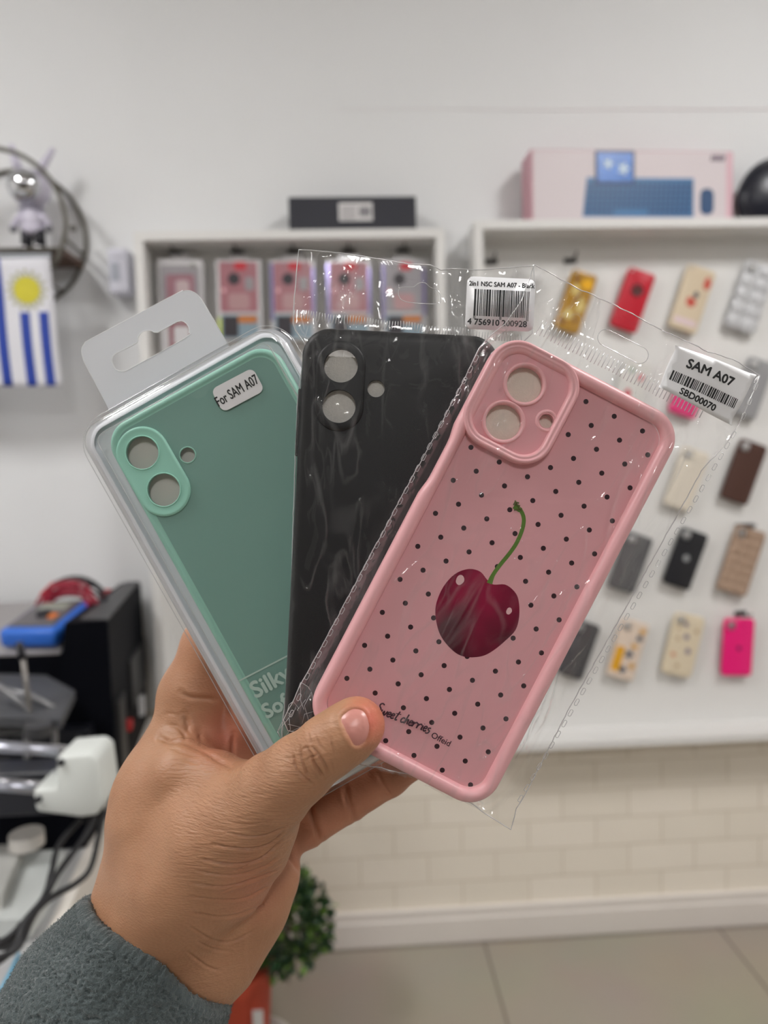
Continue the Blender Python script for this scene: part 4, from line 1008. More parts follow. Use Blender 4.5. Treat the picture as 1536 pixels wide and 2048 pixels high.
for c_ in word:
    if c_ == ' ': xx += .45; continue
    st = [(xx + gx + .18 * gy, gy) for gx, gy in G[c_][0]]
    st = smooth_poly(st, 3, False); st = rot2([(x * sc_, y * sc_ * .95) for x, y in st], an)
    b.tube([(p0[0] + x, p0[1] + y, ZP + .05) for x, y in st], .29, 5)
    if c_ == 't': q_ = rot2([((xx + .1) * sc_, 1.1 * sc_), ((xx + 1.0) * sc_, 1.2 * sc_)], an); b.tube([(p0[0] + x, p0[1] + y, ZP + .05) for x, y in q_], .16, 5)
    if c_ == 'i': q_ = rot2([((xx + .35) * sc_, 1.15 * sc_), ((xx + .42) * sc_, 1.2 * sc_)], an); b.tube([(p0[0] + x, p0[1] + y, ZP + .05) for x, y in q_], .2, 5)
    xx += G[c_][1]
xo, yo = FP.loc(882, 1479, ZP); put_text(b, 'Offeid', 3.2, xo, yo, ZP + .05, 0, bold=.04)
mm(b, 'lettering_print', mat('lettering_ink', (58, 22, 40), .4), t)

# foam liner inside, seen through the lens holes
t = thing('foam_liner', 'thin pale foam sheet inside the pink case, seen through its camera holes', 'liner', FP.M)
mm(plate(rrect(PW - 12, PH - 12, 8, 6), [], -5.4, -4.7), 'sheet', foam, t)

# ------------------------------------------------------------------ bag of the pink case
t = thing('plastic_bag', 'crinkled clear plastic bag around the pink cherry case, with a SAM A07 sticker', 'bag', FP.M, 'clear bags around the held cases')
bag_px = [(1075, 519), (1160, 566), (1240, 602), (1330, 650), (1430, 697), (1480, 712), (1535, 746), (1516, 790), (1494, 842), (1470, 880), (1416, 940), (1369, 1027), (1320, 1115), (1257, 1229), (1205, 1320), (1149, 1420), (1100, 1515), (1062, 1590), (1038, 1630), (1027, 1673), (1000, 1655), (975, 1640), (945, 1618), (905, 1600), (865, 1580), (834, 1563), (800, 1556), (762, 1546), (720, 1540), (650, 1500), (600, 1478), (572, 1470), (563, 1448), (585, 1405), (602, 1368), (640, 1300), (700, 1188), (800, 1000), (875, 862), (930, 757), (962, 690), (985, 664), (1015, 640), (1050, 590)]
bag = FP.locs(bag_px)
bag = densify(bag, 2.2, .15, 3)
hole_px = rrect(112, 34, 17, 6, 0, 0); hole_px = [(1256 + a, 686 - b_) for a, b_ in rot2(hole_px, -27)]
hb = FP.locs(hole_px)
folds = rand_folds(34, (-40, -82, 42, 82), 62, 22, 14, 60, 2.4, 4.5, .6, 11) + rand_folds(26, (32, -84, 52, 84), 88, 16, 10, 40, 1.5, 3.0, .9, 12) + rand_folds(30, (-30, 78, 60, 104), 30, 40, 8, 30, .8, 2.4, 1.0, 13) + rand_folds(16, (-45, -95, 40, -76), 20, 30, 8, 24, .8, 2.0, .8, 14)
cx_, cy_ = FP.loc(1232, 1015)
for k_ in range(9):                      # fan of creases from the right side towards the lower left
    a = R(205 + 7.5 * k_); folds.append((cx_, cy_, cx_ + 62 * math.cos(a), cy_ + 62 * math.sin(a), 2.2, .75))
cx_, cy_ = FP.loc(842, 1500)
for k_ in range(8):
    a = R(48 + 12 * k_); folds.append((cx_, cy_, cx_ + 45 * math.cos(a), cy_ + 45 * math.sin(a), 2.0, .7))
def hf(sign):
    def g(x, y):
        sd = rbox_sd(x, y, PW, PH, 12.5); de = segdist(x, y, bag, True)
        k_ = np.clip(sd / np.where(y > PH / 2 - 8, 22, 9), 0, 1); prof_ = (1 - k_ * k_ * (3 - 2 * k_)); und = undul(x, y, 3.1)
        inner_ = np.clip((-rbox_sd(x, y, PW - 9, PH - 9, 8)) / 8, 0, 1)
        if sign > 0: z = -5.5 + prof_ * 6.6 - .55 * inner_; z = z + (crinkle(x, y, folds) + und) * (np.clip(sd / 2 + 1, .6, 1))
        else: z = -5.8 - prof_ * 6.0 + crinkle(x + 3, y, folds) * -.3
        z = np.where(de < .6, -5.6 + .3 * np.sin(x * .7) , z)
        if sign > 0: z = np.where(sd < 0, np.maximum(z, .35), z)
        return z
    return g
film_sheet('front_film', bag, [hb], hf(1), film, t, 1.1)
film_sheet('back_film', bag, [hb], hf(-1), film, t, 3.0)
# rim of the bag, welds and side seals
b = MB(); bz = [(x, y, -5.4 + .3 * math.sin(x * .7)) for x, y in bag]; b.tube(bz, .2, 5, True)
b.tube([(x, y, -5.5) for x, y in hb], .14, 5, True); mm(b, 'film_border', film_edge, t, True)
b = MB(); p0, p1 = FP.loc(1078, 655, -5), FP.loc(1412, 828, -5); d_ = (p1[0] - p0[0], p1[1] - p0[1]); L_ = math.hypot(*d_); ux, uy = d_[0] / L_, d_[1] / L_
rr_ = random.Random(2)
for i in range(int(L_ / 1.55)):
    s_ = i * 1.55; x, y = p0[0] + ux * s_, p0[1] + uy * s_; ln = 2.7 + rr_.uniform(-.2, .2)
    b.tube([(x - uy * ln, y + ux * ln, -4.5), (x + uy * ln, y - ux * ln, -4.5)], .2, 5)
mm(b, 'heat_seal', film_edge, t, True)
for (q0, q1) in (((955, 705), (606, 1362)), ((1522, 762), (1486, 850)), ((1478, 862), (1040, 1610)), ((600, 1375), (570, 1440))):
    b = MB(); a_, c_ = FP.loc(*q0, -5), FP.loc(*q1, -5); L_ = math.dist(a_, c_); n_k = int(L_ / 4.6); an = math.degrees(math.atan2(c_[1] - a_[1], c_[0] - a_[0])) + 90
    for i in range(n_k):
        k_ = (i + .5) / n_k; off = -1.2 if q1[0] > 900 and q0[0] > 1400 else 0.6
        if q0[0] < 700: off = 1.2
        slug(b, (a_[0] + (c_[0] - a_[0]) * k_ + off, a_[1] + (c_[1] - a_[1]) * k_), -6, -4.7, an)
    mm(b, 'side_seal', film_edge, t, True)
# sticker
sx_, sy_ = FP.loc(1411, 770, 1.2)
sa = -23.5 + 27.5
st = thing('sticker', None, None); bpy.data.objects.remove(st)
spoly = FP.locs([(1362, 694), (1500, 745), (1509, 757), (1466, 838), (1455, 845), (1329, 779), (1322, 768), (1351, 699)], 1.2)
b = plate(densify(smooth_poly(spoly, 3), 2.0), [], 1.0, 1.14, None, 2.0)
def wavy(vs): return [(x, y, z + .35 * math.sin(x * .22) + .25 * math.sin(y * .35 + x * .1)) for x, y, z in vs]
b.v = wavy(b.v); so = mm(b, 'sticker', paper, t, True); so['label'] = 'white SAM A07 barcode sticker'
b = MB()
tx, ty = FP.loc(1421, 746, 1.3); put_text(b, 'SAM A07', 4.9, tx, ty, 1.2, sa + .5, bold=.16)
tx, ty = FP.loc(1396, 799, 1.3); put_text(b, 'SBD00070', 3.5, tx, ty, 1.2, sa - 3.5, bold=.12)
bx_, by_ = FP.loc(1408, 778, 1.3)
rr_ = random.Random(9); x = -13.2; bb = MB()
while x < 13:
    bw = rr_.choice([.3, .3, .45, .7]); q_ = rot2([(x, -1.9), (x + bw, -1.9), (x + bw, 1.9), (x, 1.9)], sa - 1)
    bb.add([(bx_ + a, by_ + c_, 1.2) for a, c_ in q_], [(0, 1, 2, 3)]); x += bw + rr_.choice([.28, .32, .5])
# the number sits over the middle of the bars: clear a strip for it
gap = rot2([(-7.6, -3.2), (8.2, -3.2), (8.2, -.6), (-7.6, -.6)], sa - 3)
b.add(bb.v, bb.f); b.v = [(x_, y_, z_ + .0) for x_, y_, z_ in b.v]; b.v = wavy(b.v)
po = mm(b, 'print', ink, so)

# ------------------------------------------------------------------ BLACK CASE
FB = Frame(783, 1081, 277.5, -2.9)
BW, BH = 77.6, 164.5
bk = mat('case_black', (11, 12, 15), .5, noise_amt=.05, noise_scale=200)
t = thing('phone_case', 'plain black phone case in the middle of the hand fan', 'phone case', FB.M, 'phone cases held in the hand')
l1, l2 = FB.loc(682, 732), FB.loc(678, 813); fl = FB.loc(752, 777)
holes = [circle(*l1, 6.65, 44), circle(*l2, 6.55, 44), circle(*fl, 3.4, 32)]
prof = [(2.6, -9.6), (.8, -9), (0, -7.4), (0, -3.0), (.7, -1.3), (2.2, -.3), (4.5, 0)]
b = loft(rr_rings(BW, BH, 11, prof, 12)); v, f = fill(rrect(BW - 9, BH - 9, 6.5, 12), holes)
b.add([(x, y, 0) for x, y in v], f); b.add([(x, y, -1.6) for x, y in v], f)
for h_ in holes: loft([[(x, y, 0) for x, y in h_], [(x, y, -1.6) for x, y in h_]], b)
mm(b, 'case_shell', bk, t, 40)
icx, icy = (l1[0] + l2[0]) / 2, (l1[1] + l2[1]) / 2
an = math.degrees(math.atan2(l1[1] - l2[1], l1[0] - l2[0])) - 90
iw, ih, ir = 19.4, 19.4 + math.dist(l1, l2), 9.6
b = loft(rr_rings(iw, ih, ir, [(0, -.1), (.1, .5), (.6, .95), (1.3, 1.1)], 14, icx, icy, an)); hh = holes[:2]
v, f = fill(rot2(rrect(iw - 2.6, ih - 2.6, ir - 1.3, 14, icx, icy), an, icx, icy), hh); b.add([(x, y, 1.1) for x, y in v], f)
for h_ in hh: loft([[(x, y, 1.1) for x, y in h_], [(x, y, -.1) for x, y in h_]], b)
mm(b, 'camera_island', bk, t, 40)
for (py, ln) in ((800, 5), (862, 9.5)):
    x, y = FB.loc(594, py); b = MB().box(-BW / 2 - 1.1, y - ln, -6.4, -BW / 2 + 1, y + ln, -3.4, .5); mm(b, 'side_button', bk, t, 40)
y = FB.loc(590, 800)[1]
t = thing('foam_liner', 'speckled grey foam sheet inside the black case, seen through its camera holes', 'liner', FB.M)
fy0 = FB.loc(682, 714, -2)[1]
top_edge = []
for i in range(60):
    x = -BW / 2 + 4 + (BW - 8) * i / 59; top_edge.append((x, fy0 + (.25 if i % 2 else -.1)))
mm(plate([(-BW / 2 + 4, -BH / 2 + 4), (BW / 2 - 4, -BH / 2 + 4)] + top_edge[::-1], [], -2.6, -1.75), 'sheet', mat('foam_grey', (222, 219, 213), .9, noise_amt=.12, noise_scale=1200, bump=.5, bump_scale=1800, bump_dist=.0005), t)

# bag of the black case
t = thing('plastic_bag', 'clear plastic bag around the black case, with hang hole and barcode sticker', 'bag', FB.M, 'clear bags around the held cases')
bag_px = [(595, 490), (680, 497), (760, 509), (820, 520), (862, 521), (884, 532), (905, 529), (970, 531), (1020, 527), (1072, 522), (1074, 560), (1070, 660), (1040, 690), (1016, 712), (1016, 1000), (1000, 1200), (960, 1400), (940, 1512), (760, 1505), (640, 1490), (562, 1500), (560, 1470), (570, 1380), (578, 1240), (583, 1050), (588, 900), (592, 800), (600, 740), (612, 690), (603, 676), (588, 655), (583, 640), (585, 600), (589, 545)]
bag2 = densify(FB.locs(bag_px), 2.2, .12, 5)
eu = []
for (px, py) in ((797, 578), (800, 568), (812, 566), (828, 566), (836, 560), (846, 557), (855, 560), (862, 567), (874, 571), (882, 580), (884, 592), (878, 600), (850, 600), (815, 597), (801, 590)): eu.append((px, py))
hb2 = FB.locs(smooth_poly(eu, 2))
folds2 = rand_folds(46, (-40, -82, 40, 60), 80, 14, 25, 80, 2.6, 6.0, .9, 21) + rand_folds(18, (-42, 84, 50, 112), 70, 30, 8, 26, 1.0, 3.0, 1.2, 22) + rand_folds(16, (-44, -80, -36, 80), 90, 6, 20, 60, .6, 1.6, .8, 23)
for (q0, q1, w_, a_) in (((600, 640), (650, 540), 2.6, 1.4), ((612, 640), (655, 560), 1.2, 1.2), ((905, 640), (862, 560), 2.0, 1.3), ((930, 640), (905, 540), 1.4, 1.1), ((820, 640), (800, 600), 1.5, .8), ((800, 640), (862, 530), 3.0, .9)):
    a, c_ = FB.loc(*q0), FB.loc(*q1); folds2.append((*a, *c_, w_, a_))
def hf2(sign):
    def g(x, y):
        sd = rbox_sd(x, y, BW, BH, 11); de = segdist(x, y, bag2, True)
        k_ = np.clip(sd / np.where(y > BH / 2 - 8, 16, 7), 0, 1); prof_ = 1 - k_ * k_ * (3 - 2 * k_)
        if sign > 0: z = -4.8 + prof_ * 6.0 + crinkle(x, y, folds2) * .9 + undul(x, y, .7) * 1.3
        else: z = -5.0 - prof_ * 5.2
        z = np.where(de < .6, -4.9, z)
        if sign > 0: z = np.where(sd < 0, np.maximum(z, .2), z); z = np.where(rbox_sd(*(lambda a_: (a_[0], a_[1]))(( (x - icx), (y - icy))), iw, ih, ir) < 1.2, np.maximum(z, 1.35), z)
        return z
    return g
film_sheet('front_film', bag2, [hb2], hf2(1), film, t, 1.1); film_sheet('back_film', bag2, [hb2], hf2(-1), film, t, 3.0)
b = MB(); b.tube([(x, y, -4.85) for x, y in bag2], .22, 5, True); b.tube([(x, y, -4.8) for x, y in hb2], .13, 5, True); mm(b, 'film_border', film_edge, t, True)
b = MB(); p0, p1 = FB.loc(588, 628, -4), FB.loc(1050, 680, -4); L_ = math.dist(p0, p1); ux, uy = (p1[0] - p0[0]) / L_, (p1[1] - p0[1]) / L_; rr_ = random.Random(4)
for i in range(int(L_ / 1.12)):
    s_ = i * 1.12; x, y = p0[0] + ux * s_, p0[1] + uy * s_ + .35 * math.sin(i * .35); ln = 1.65 + rr_.uniform(-.15, .15); tl_ = rr_.uniform(-.25, .1)
    b.tube([(x - tl_, y + ln, -3.9), (x + tl_, y - ln, -3.9)], .17, 5)
mm(b, 'heat_seal', film_edge, t, True)
spoly = densify(rrect(26.6, 20.4, 2.6, 5), 2.0); sx_, sy_ = FB.loc(1000.5, 608, 2)
b = plate([(sx_ + a, sy_ + c_) for a, c_ in rot2(spoly, .3)], [], 1.9, 2.03); so = mm(b, 'sticker', paper, t, True); so['label'] = 'white sticker reading 2in1 NSC SAM A07 - Black'
b = MB(); put_text(b, '2in1 NSC SAM A07 - Black', 2.55, sx_ + .2, sy_ + 7.4, 2.08, .3, bold=.08, sx=.9)
bx_, by_ = sx_ + .3, sy_ + .2; barcode(b, bx_, by_, 20.6, 10.4, 2.08, .3, 5); 
for gx in (-10.4, -9.9, 10.2, 10.7, -.3, .2): b.add([(bx_ + gx - .13, by_ - 6.4, 2.08), (bx_ + gx + .13, by_ - 6.4, 2.08), (bx_ + gx + .13, by_ + 5.2, 2.08), (bx_ + gx - .13, by_ + 5.2, 2.08)], [(0, 1, 2, 3)])
put_text(b, '4', 3.3, sx_ - 11.6, sy_ - 7.4, 2.08, 0, bold=.09); put_text(b, '756910', 3.3, sx_ - 4.9, sy_ - 7.5, 2.08, 0, bold=.09); put_text(b, '200928', 3.3, sx_ + 5.8, sy_ - 7.5, 2.08, 0, bold=.09)
mm(b, 'print', ink, so)
# bunched film at the foot of the bag, above the thumb
b = MB(); rr_ = random.Random(8); b2 = MB()
P_ = lambda a, c_, z: (*FB.loc(a, c_, z), z)
outl = [(588, 1400), (604, 1366), (622, 1384), (632, 1420), (636, 1462), (600, 1480), (566, 1482), (556, 1462), (572, 1424)]
cen = (598, 1430); fan = []
for i in range(len(outl)):
    for s_ in range(2):
        a, c_ = outl[i], outl[(i + 1) % len(outl)]; k_ = s_ / 2; fan.append((a[0] + (c_[0] - a[0]) * k_ + rr_.uniform(-3, 3), a[1] + (c_[1] - a[1]) * k_ + rr_.uniform(-3, 3)))
mid = [((p[0] * .5 + cen[0] * .5) + rr_.uniform(-6, 6), (p[1] * .5 + cen[1] * .5) + rr_.uniform(-6, 6)) for p in fan]
n = len(fan); vs = [P_(*p, 2 + rr_.uniform(-1.5, 3.5)) for p in fan] + [P_(*p, 3.5 + rr_.uniform(-2, 3)) for p in mid] + [P_(*cen, 4)]
fs = [(i, (i + 1) % n, n + (i + 1) % n) for i in range(n)] + [(i, n + (i + 1) % n, n + i) for i in range(n)] + [(n + i, n + (i + 1) % n, 2 * n) for i in range(n)]
b.add(vs, fs); mm(b, 'bunched_film', film, t)
for i in range(n):
    b2.tube([vs[i], vs[(i + 1) % n]], .12, 5)
    if i % 2 == 0: b2.tube([vs[i], vs[n + i], vs[n + (i + 3) % n]], .11, 5)
mm(b2, 'bunched_edges', film_edge, t, True)

# ------------------------------------------------------------------ MINT CASE IN BLISTER
FM = Frame(560, 1134, 289.5, 29.3)
t = thing('blister_pack', 'clear blister pack with a pale grey hang tab holding the mint green case', 'package', FM.M)
MW, MH = 478 / FPX * 289.5, 900 / FPX * 289.5
card = mat('card_grey', (226, 229, 235), .45, spec=.4)
# backing card with hang tab
tabp = FM.locs([(212, 812), (166, 722), (161, 700), (168, 686), (184, 675), (348, 588), (364, 581), (378, 580), (391, 586), (401, 597), (412, 614), (452, 682)], -10)
o_ = rrect(MW, MH, 11, 10)
tl_i = [(x, y) for x, y in o_]
# insert the tab outline on the top edge (rrect starts at the right end of the top right corner and runs counter-clockwise)
top_pts = [i for i, (x, y) in enumerate(o_) if y > MH / 2 - .01]
split = 10
tabp_ccw = tabp[::-1]
tab_s = [tabp_ccw[0]] + smooth_poly(tabp_ccw[1:-1], 3, False) + [tabp_ccw[-1]]
tab_s[0] = (tab_s[0][0], MH / 2); tab_s[-1] = (tab_s[-1][0], MH / 2)
outl = o_[:split + 1] + tab_s + o_[split + 1:]
eh = [(222, 720), (228, 708), (240, 701), (272, 685), (274, 675), (280, 665), (291, 660), (303, 661), (314, 664), (352, 643), (366, 642), (376, 652), (377, 664), (370, 675), (262, 735), (246, 742), (230, 738)]
eh = FM.locs(smooth_poly(eh, 2), -10)
b = plate(outl, [eh], -11.4, -10.8); mm(b, 'backing_card', card, t, 30)
b = MB().tube([(x, y, -10.9) for x, y in tab_s], .16, 5); b.tube([(x, y, -10.8) for x, y in eh], .14, 5, True); mm(b, 'tab_edge', mat('edge_white', (236, 238, 240), .3), t, True)
shell = film_mat('clear_shell', refl=1.1, haze=.03, rough=.04, bump=0, cap=.3)
def shell_prof(): return [(-1.6, -10.6), (1.6, -10.4), (2.2, -9.6), (2.9, -1.6), (3.4, -.4), (4.6, 0), (7.2, 0), (8.2, -.5), (8.8, -1.3), (9.2, -1.5)]
b = loft(rr_rings(MW, MH, 12, shell_prof(), 14)); v, f = fill(rrect(MW - 18.4, MH - 18.4, 4, 14), [], 6); b.add([(x, y, -1.5 + .12 * math.sin(x * .15) * math.sin(y * .1)) for x, y in v], f)
mm(b, 'front_shell', shell, t, 50)
b = MB()
for ins, z, r_ in ((-1.6, -10.6, .15), (3.3, -.35, .16), (8.4, -.7, .12)):
    b.tube([(x, y, z) for x, y in rrect(MW - 2 * ins, MH - 2 * ins, max(12 - ins, 3), 12)], r_, 5, True)
mm(b, 'shell_folds', film_edge, t, True)
# sheet added to lighten the camera holes; white band inside the tray walls
mm(plate(rrect(MW - 22, MH - 22, 6, 8), [], -5.6, -5.0), 'added_hole_backing', mat('added_backing_grey', (216, 214, 206), .5), t)
b = loft(rr_rings(MW - 3, MH - 3, 10, [(0, -10.7), (1.2, -8.8), (2.5, -8.6)], 10)); mm(b, 'tray_wall', card, t, True)

CWm, CHm = 392 / FPX * 291.5, 828 / FPX * 291.5
FC = Frame(571, 1133, 291.5, 29.0)
mint = mat('mint', (124, 168, 156), .5); mint_edge = mat('mint_rim', (150, 206, 188), .45)
t = thing('phone_case', 'mint green phone case inside the blister pack, leaning left at the back', 'phone case', FC.M, 'phone cases held in the hand')
m1_, m2_ = FC.loc(286, 906), FC.loc(329, 980); mf = FC.loc(375, 910)
holes = [circle(*m1_, 6.9, 44), circle(*m2_, 6.9, 44), circle(*mf, 3.3, 30)]
prof = [(2.2, -8), (.6, -7.4), (0, -6), (0, -2.2), (.4, -.9), (1.2, -.1), (2.2, .15), (2.9, -.1), (3.2, -.35), (3.9, -.2)]
b = loft(rr_rings(CWm, CHm, 11, prof, 12)); mm(b, 'case_rim', mint_edge, t, True)
b = MB(); v, f = fill(rrect(CWm - 7.8, CHm - 7.8, 7.1, 12), holes); b.add([(x, y, -.2) for x, y in v], f); b.add([(x, y, -1.8) for x, y in v], f)
for h_ in holes: loft([[(x, y, -.2) for x, y in h_], [(x, y, -1.8) for x, y in h_]], b)
mm(b, 'back_panel', mint, t, 30)
icx2, icy2 = (m1_[0] + m2_[0]) / 2, (m1_[1] + m2_[1]) / 2; an2 = math.degrees(math.atan2(m1_[1] - m2_[1], m1_[0] - m2_[0])) - 90
iw2, ih2 = 21.6, 21.6 + math.dist(m1_, m2_)
b = loft(rr_rings(iw2, ih2, 10.7, [(0, -.3), (0, .6), (.4, 1.0), (1.0, 1.1), (1.5, .95)], 14, icx2, icy2, an2)); v, f = fill(rot2(rrect(iw2 - 3, ih2 - 3, 9.2, 14, icx2, icy2), an2, icx2, icy2), holes[:2]); b.add([(x, y, .95) for x, y in v], f)
for h_ in holes[:2]: loft([[(x, y, .95) for x, y in h_], [(x, y, -.3) for x, y in h_]], b)
mm(b, 'camera_island', mint_edge, t, 40)
b = MB()
for h_ in holes: b.tube([(x, y, 1.0 if h_ is not holes[2] else -.15) for x, y in h_], .28, 6, True)
mm(b, 'hole_lips', mint_edge, t, True)
# sticker and white lettering
t2 = tag(bpy.data.objects.new('sticker', None), None); bpy.data.objects.remove(t2)
BL = bpy.data.objects.get('blister_pack')
def in_blister(px, py, z=-1.2): return FM.loc(px, py, z)
sxm, sym = in_blister(475.5, 780)
b = plate([(sxm + a, sym + c_) for a, c_ in rot2(rrect(19.4, 10.6, 2.6, 5), -1.5)], [], -1.35, -1.2); so = mm(b, 'sticker', paper, BL, 30); so['label'] = 'small white For SAM A07 sticker'
b = MB(); put_text(b, 'For SAM A07', 5.9, sxm - .5, sym - .2, -1.12, 1.5, bold=.08, sx=.6); mm(b, 'print', ink, so)
b = MB(); wp = mat('lettering_white', (180, 206, 196), .5)
a_, c_ = FM.loc(478, 1362, -1.3), FM.loc(640, 1278, -1.3); L_ = math.dist(a_, c_); dx, dy = (c_[0] - a_[0]) / L_, (c_[1] - a_[1]) / L_
b.add([(a_[0] + dy * .32, a_[1] - dx * .32, -1.35), (c_[0] + dy * .32, c_[1] - dx * .32, -1.35), (c_[0] - dy * .32, c_[1] + dx * .32, -1.35), (a_[0] - dy * .32, a_[1] + dx * .32, -1.35)], [(0, 1, 2, 3)])
x, y = FM.loc(504, 1385, -1.3); put_text(b, 'Silky', 9.6, x, y, -1.35, 0, align='LEFT', bold=.3)
x, y = FM.loc(527, 1427, -1.3); put_text(b, 'Soft', 8.6, x, y, -1.35, 0, align='LEFT', bold=.28)
mm(b, 'lettering', wp, BL)
# ================================================================== the person's hand and sleeve
def PX(px, py, D): return np.array([(px - 768) / FPX * D, -(py - 1024) / FPX * D, D], dtype=np.float32)   # camera space, millimetres, depth positive
HV = 0.47
LO = np.array([-142.0, -262.0, 226.0]); HI = np.array([26.0, -20.0, 350.0])
def hand_sdf(ax):
    X, Y, Z = ax
    F = np.full((len(X), len(Y), len(Z)), 60.0, np.float32)
    def smin_into(a, b, ra, rb, k, flat=1.0):
        lo = np.minimum(a, b) - max(ra, rb) / min(flat, 1) - k - 3; hi = np.maximum(a, b) + max(ra, rb) / min(flat, 1) + k + 3
        ix = [slice(max(np.searchsorted(ax[i], lo[i]) - 1, 0), min(np.searchsorted(ax[i], hi[i]) + 1, len(ax[i]))) for i in range(3)]
        x = X[ix[0]][:, None, None]; y = Y[ix[1]][None, :, None]; z = Z[ix[2]][None, None, :]
        ba = b - a; l2 = ba[0] ** 2 + ba[1] ** 2 + (ba[2] * flat) ** 2
        px, py, pz = x - a[0], y - a[1], (z - a[2]) * flat
        t_ = np.clip((px * ba[0] + py * ba[1] + pz * ba[2] * flat) / max(l2, 1e-6), 0, 1)
        dx, dy, dz = px - ba[0] * t_, py - ba[1] * t_, pz - ba[2] * flat * t_
        ts = t_ * t_ * (3 - 2 * t_)
        d = (np.sqrt(dx * dx + dy * dy + dz * dz) - (ra + (rb - ra) * ts)) / max(flat, 1)
        cur = F[ix[0], ix[1], ix[2]]
        h = np.maximum(k - np.abs(cur - d), 0) / k
        F[ix[0], ix[1], ix[2]] = np.minimum(cur, d) - h * h * k * .25
    def chain(pts, k, flat=1.0):
        P_ = [PX(*p[:3]) for p in pts]; r = [p[3] / FPX * p[2] for p in pts]
        if len(P_) == 1: smin_into(P_[0], P_[0] + .01, r[0], r[0], k, flat)
        for i in range(len(P_) - 1): smin_into(P_[i], P_[i + 1], r[i], r[i + 1], k, flat)
    # forearm and wrist
    chain([(98, 2262, 284, 140), (212, 2080, 291, 146), (316, 1888, 299, 138)], 6, 1.25)
    # back and body of the palm
    chain([(318, 1888, 300, 132), (352, 1760, 308, 128), (395, 1620, 316, 128), (430, 1500, 324, 108)], 12, 1.35)
    # index side of the palm, the web surface
    chain([(322, 1725, 300, 92), (338, 1600, 303, 78), (368, 1505, 309, 76)], 9, 1.2)
    chain([(380, 1520, 312, 80), (440, 1560, 318, 90), (520, 1600, 322, 80)], 9, 1.3)
    # hypothenar, little finger side
    chain([(352, 1955, 300, 108), (420, 1890, 303, 96), (478, 1800, 307, 92), (520, 1740, 311, 80)], 9, 1.15)
    # index finger going up behind the packs
    chain([(372, 1490, 312, 68), (388, 1395, 317, 68), (428, 1290, 317, 60), (480, 1190, 314, 52), (515, 1120, 311, 46)], 5)
    # middle and ring fingers, hidden behind the packs
    chain([(455, 1520, 320, 62), (520, 1400, 318, 60), (600, 1290, 316, 54), (660, 1210, 312, 46)], 4)
    chain([(530, 1600, 320, 60), (630, 1500, 318, 58), (730, 1410, 315, 52), (800, 1350, 312, 45)], 4)
    # little finger: comes out below the packs
    chain([(530, 1672, 318, 62), (606, 1638, 322, 57)], 3)
    chain([(606, 1636, 321, 57), (690, 1592, 323, 52)], 1.6)
    chain([(690, 1590, 323, 51), (775, 1548, 319, 45), (818, 1524, 315, 38)], 1.6)
    # web fold between thumb and index
    chain([(334, 1590, 301, 82), (336, 1640, 298, 90), (348, 1720, 296, 98)], 14)
    chain([(338, 1575, 300, 78), (366, 1556, 293, 66)], 9)
    chain([(366, 1553, 291.5, 64), (430, 1568, 287, 62), (500, 1592, 283, 54)], 2.8)
    # thenar mass and thumb
    chain([(322, 1850, 294, 108), (385, 1745, 288, 118), (440, 1670, 283, 112), (500, 1630, 276, 92)], 7, 1.0)
    chain([(450, 1740, 287, 96), (500, 1690, 281, 82)], 5)
    chain([(500, 1632, 275, 94), (545, 1584, 266, 70), (594, 1542, 259, 61), (654, 1494, 254, 60.5)], 7)
    chain([(654, 1494, 254, 60.5), (690, 1469, 252.6, 58.5)], 3)
    chain([(690, 1470, 252.6, 59), (713, 1451, 252.4, 57)], 3)
    return F
p, faces = sdf_mesh('hand', hand_sdf, LO, HI, HV, None, None)
V = np.array(p, dtype=np.float64)
def normals(V, faces):
    q4 = np.array([f if len(f) == 4 else (f[0], f[1], f[2], f[2]) for f in faces]); a, b_, c_, d_ = (V[q4[:, i]] for i in range(4))
    n = np.cross(c_ - a, d_ - b_); N_ = np.zeros_like(V)
    for i in range(4): np.add.at(N_, q4[:, i], n)
    return N_ / (np.linalg.norm(N_, axis=1)[:, None] + 1e-9)
Nn = normals(V, faces)
# outward orientation
ctr = V.mean(0)
if np.mean(np.sum(Nn * (V - ctr), axis=1)) < 0: Nn = -Nn
def smooth_mesh(V, faces, it):
    q4 = np.array([f if len(f) == 4 else (f[0], f[1], f[2], f[2]) for f in faces]); e = np.concatenate([q4[:, [0, 1]], q4[:, [1, 2]], q4[:, [2, 3]], q4[:, [3, 0]]])
    for _ in range(it):
        S = np.zeros_like(V); n = np.zeros(len(V)); np.add.at(S, e[:, 0], V[e[:, 1]]); np.add.at(S, e[:, 1], V[e[:, 0]]); np.add.at(n, e[:, 0], 1); np.add.at(n, e[:, 1], 1)
        V = V * .4 + .6 * S / n[:, None]
    return V
V = smooth_mesh(V, faces, 8); Nn2 = normals(V, faces); Nn = Nn2 if np.mean(np.sum(Nn2 * (V - ctr), axis=1)) > 0 else -Nn2
base_V = V.copy()
px = V[:, 0] / V[:, 2] * FPX + 768; py = -V[:, 1] / V[:, 2] * FPX + 1024
front = np.clip(-Nn[:, 2] * 2.2, 0, 1)
def near(D0, D1): return ((V[:, 2] > D0) & (V[:, 2] < D1)).astype(float)
disp = np.zeros(len(V))
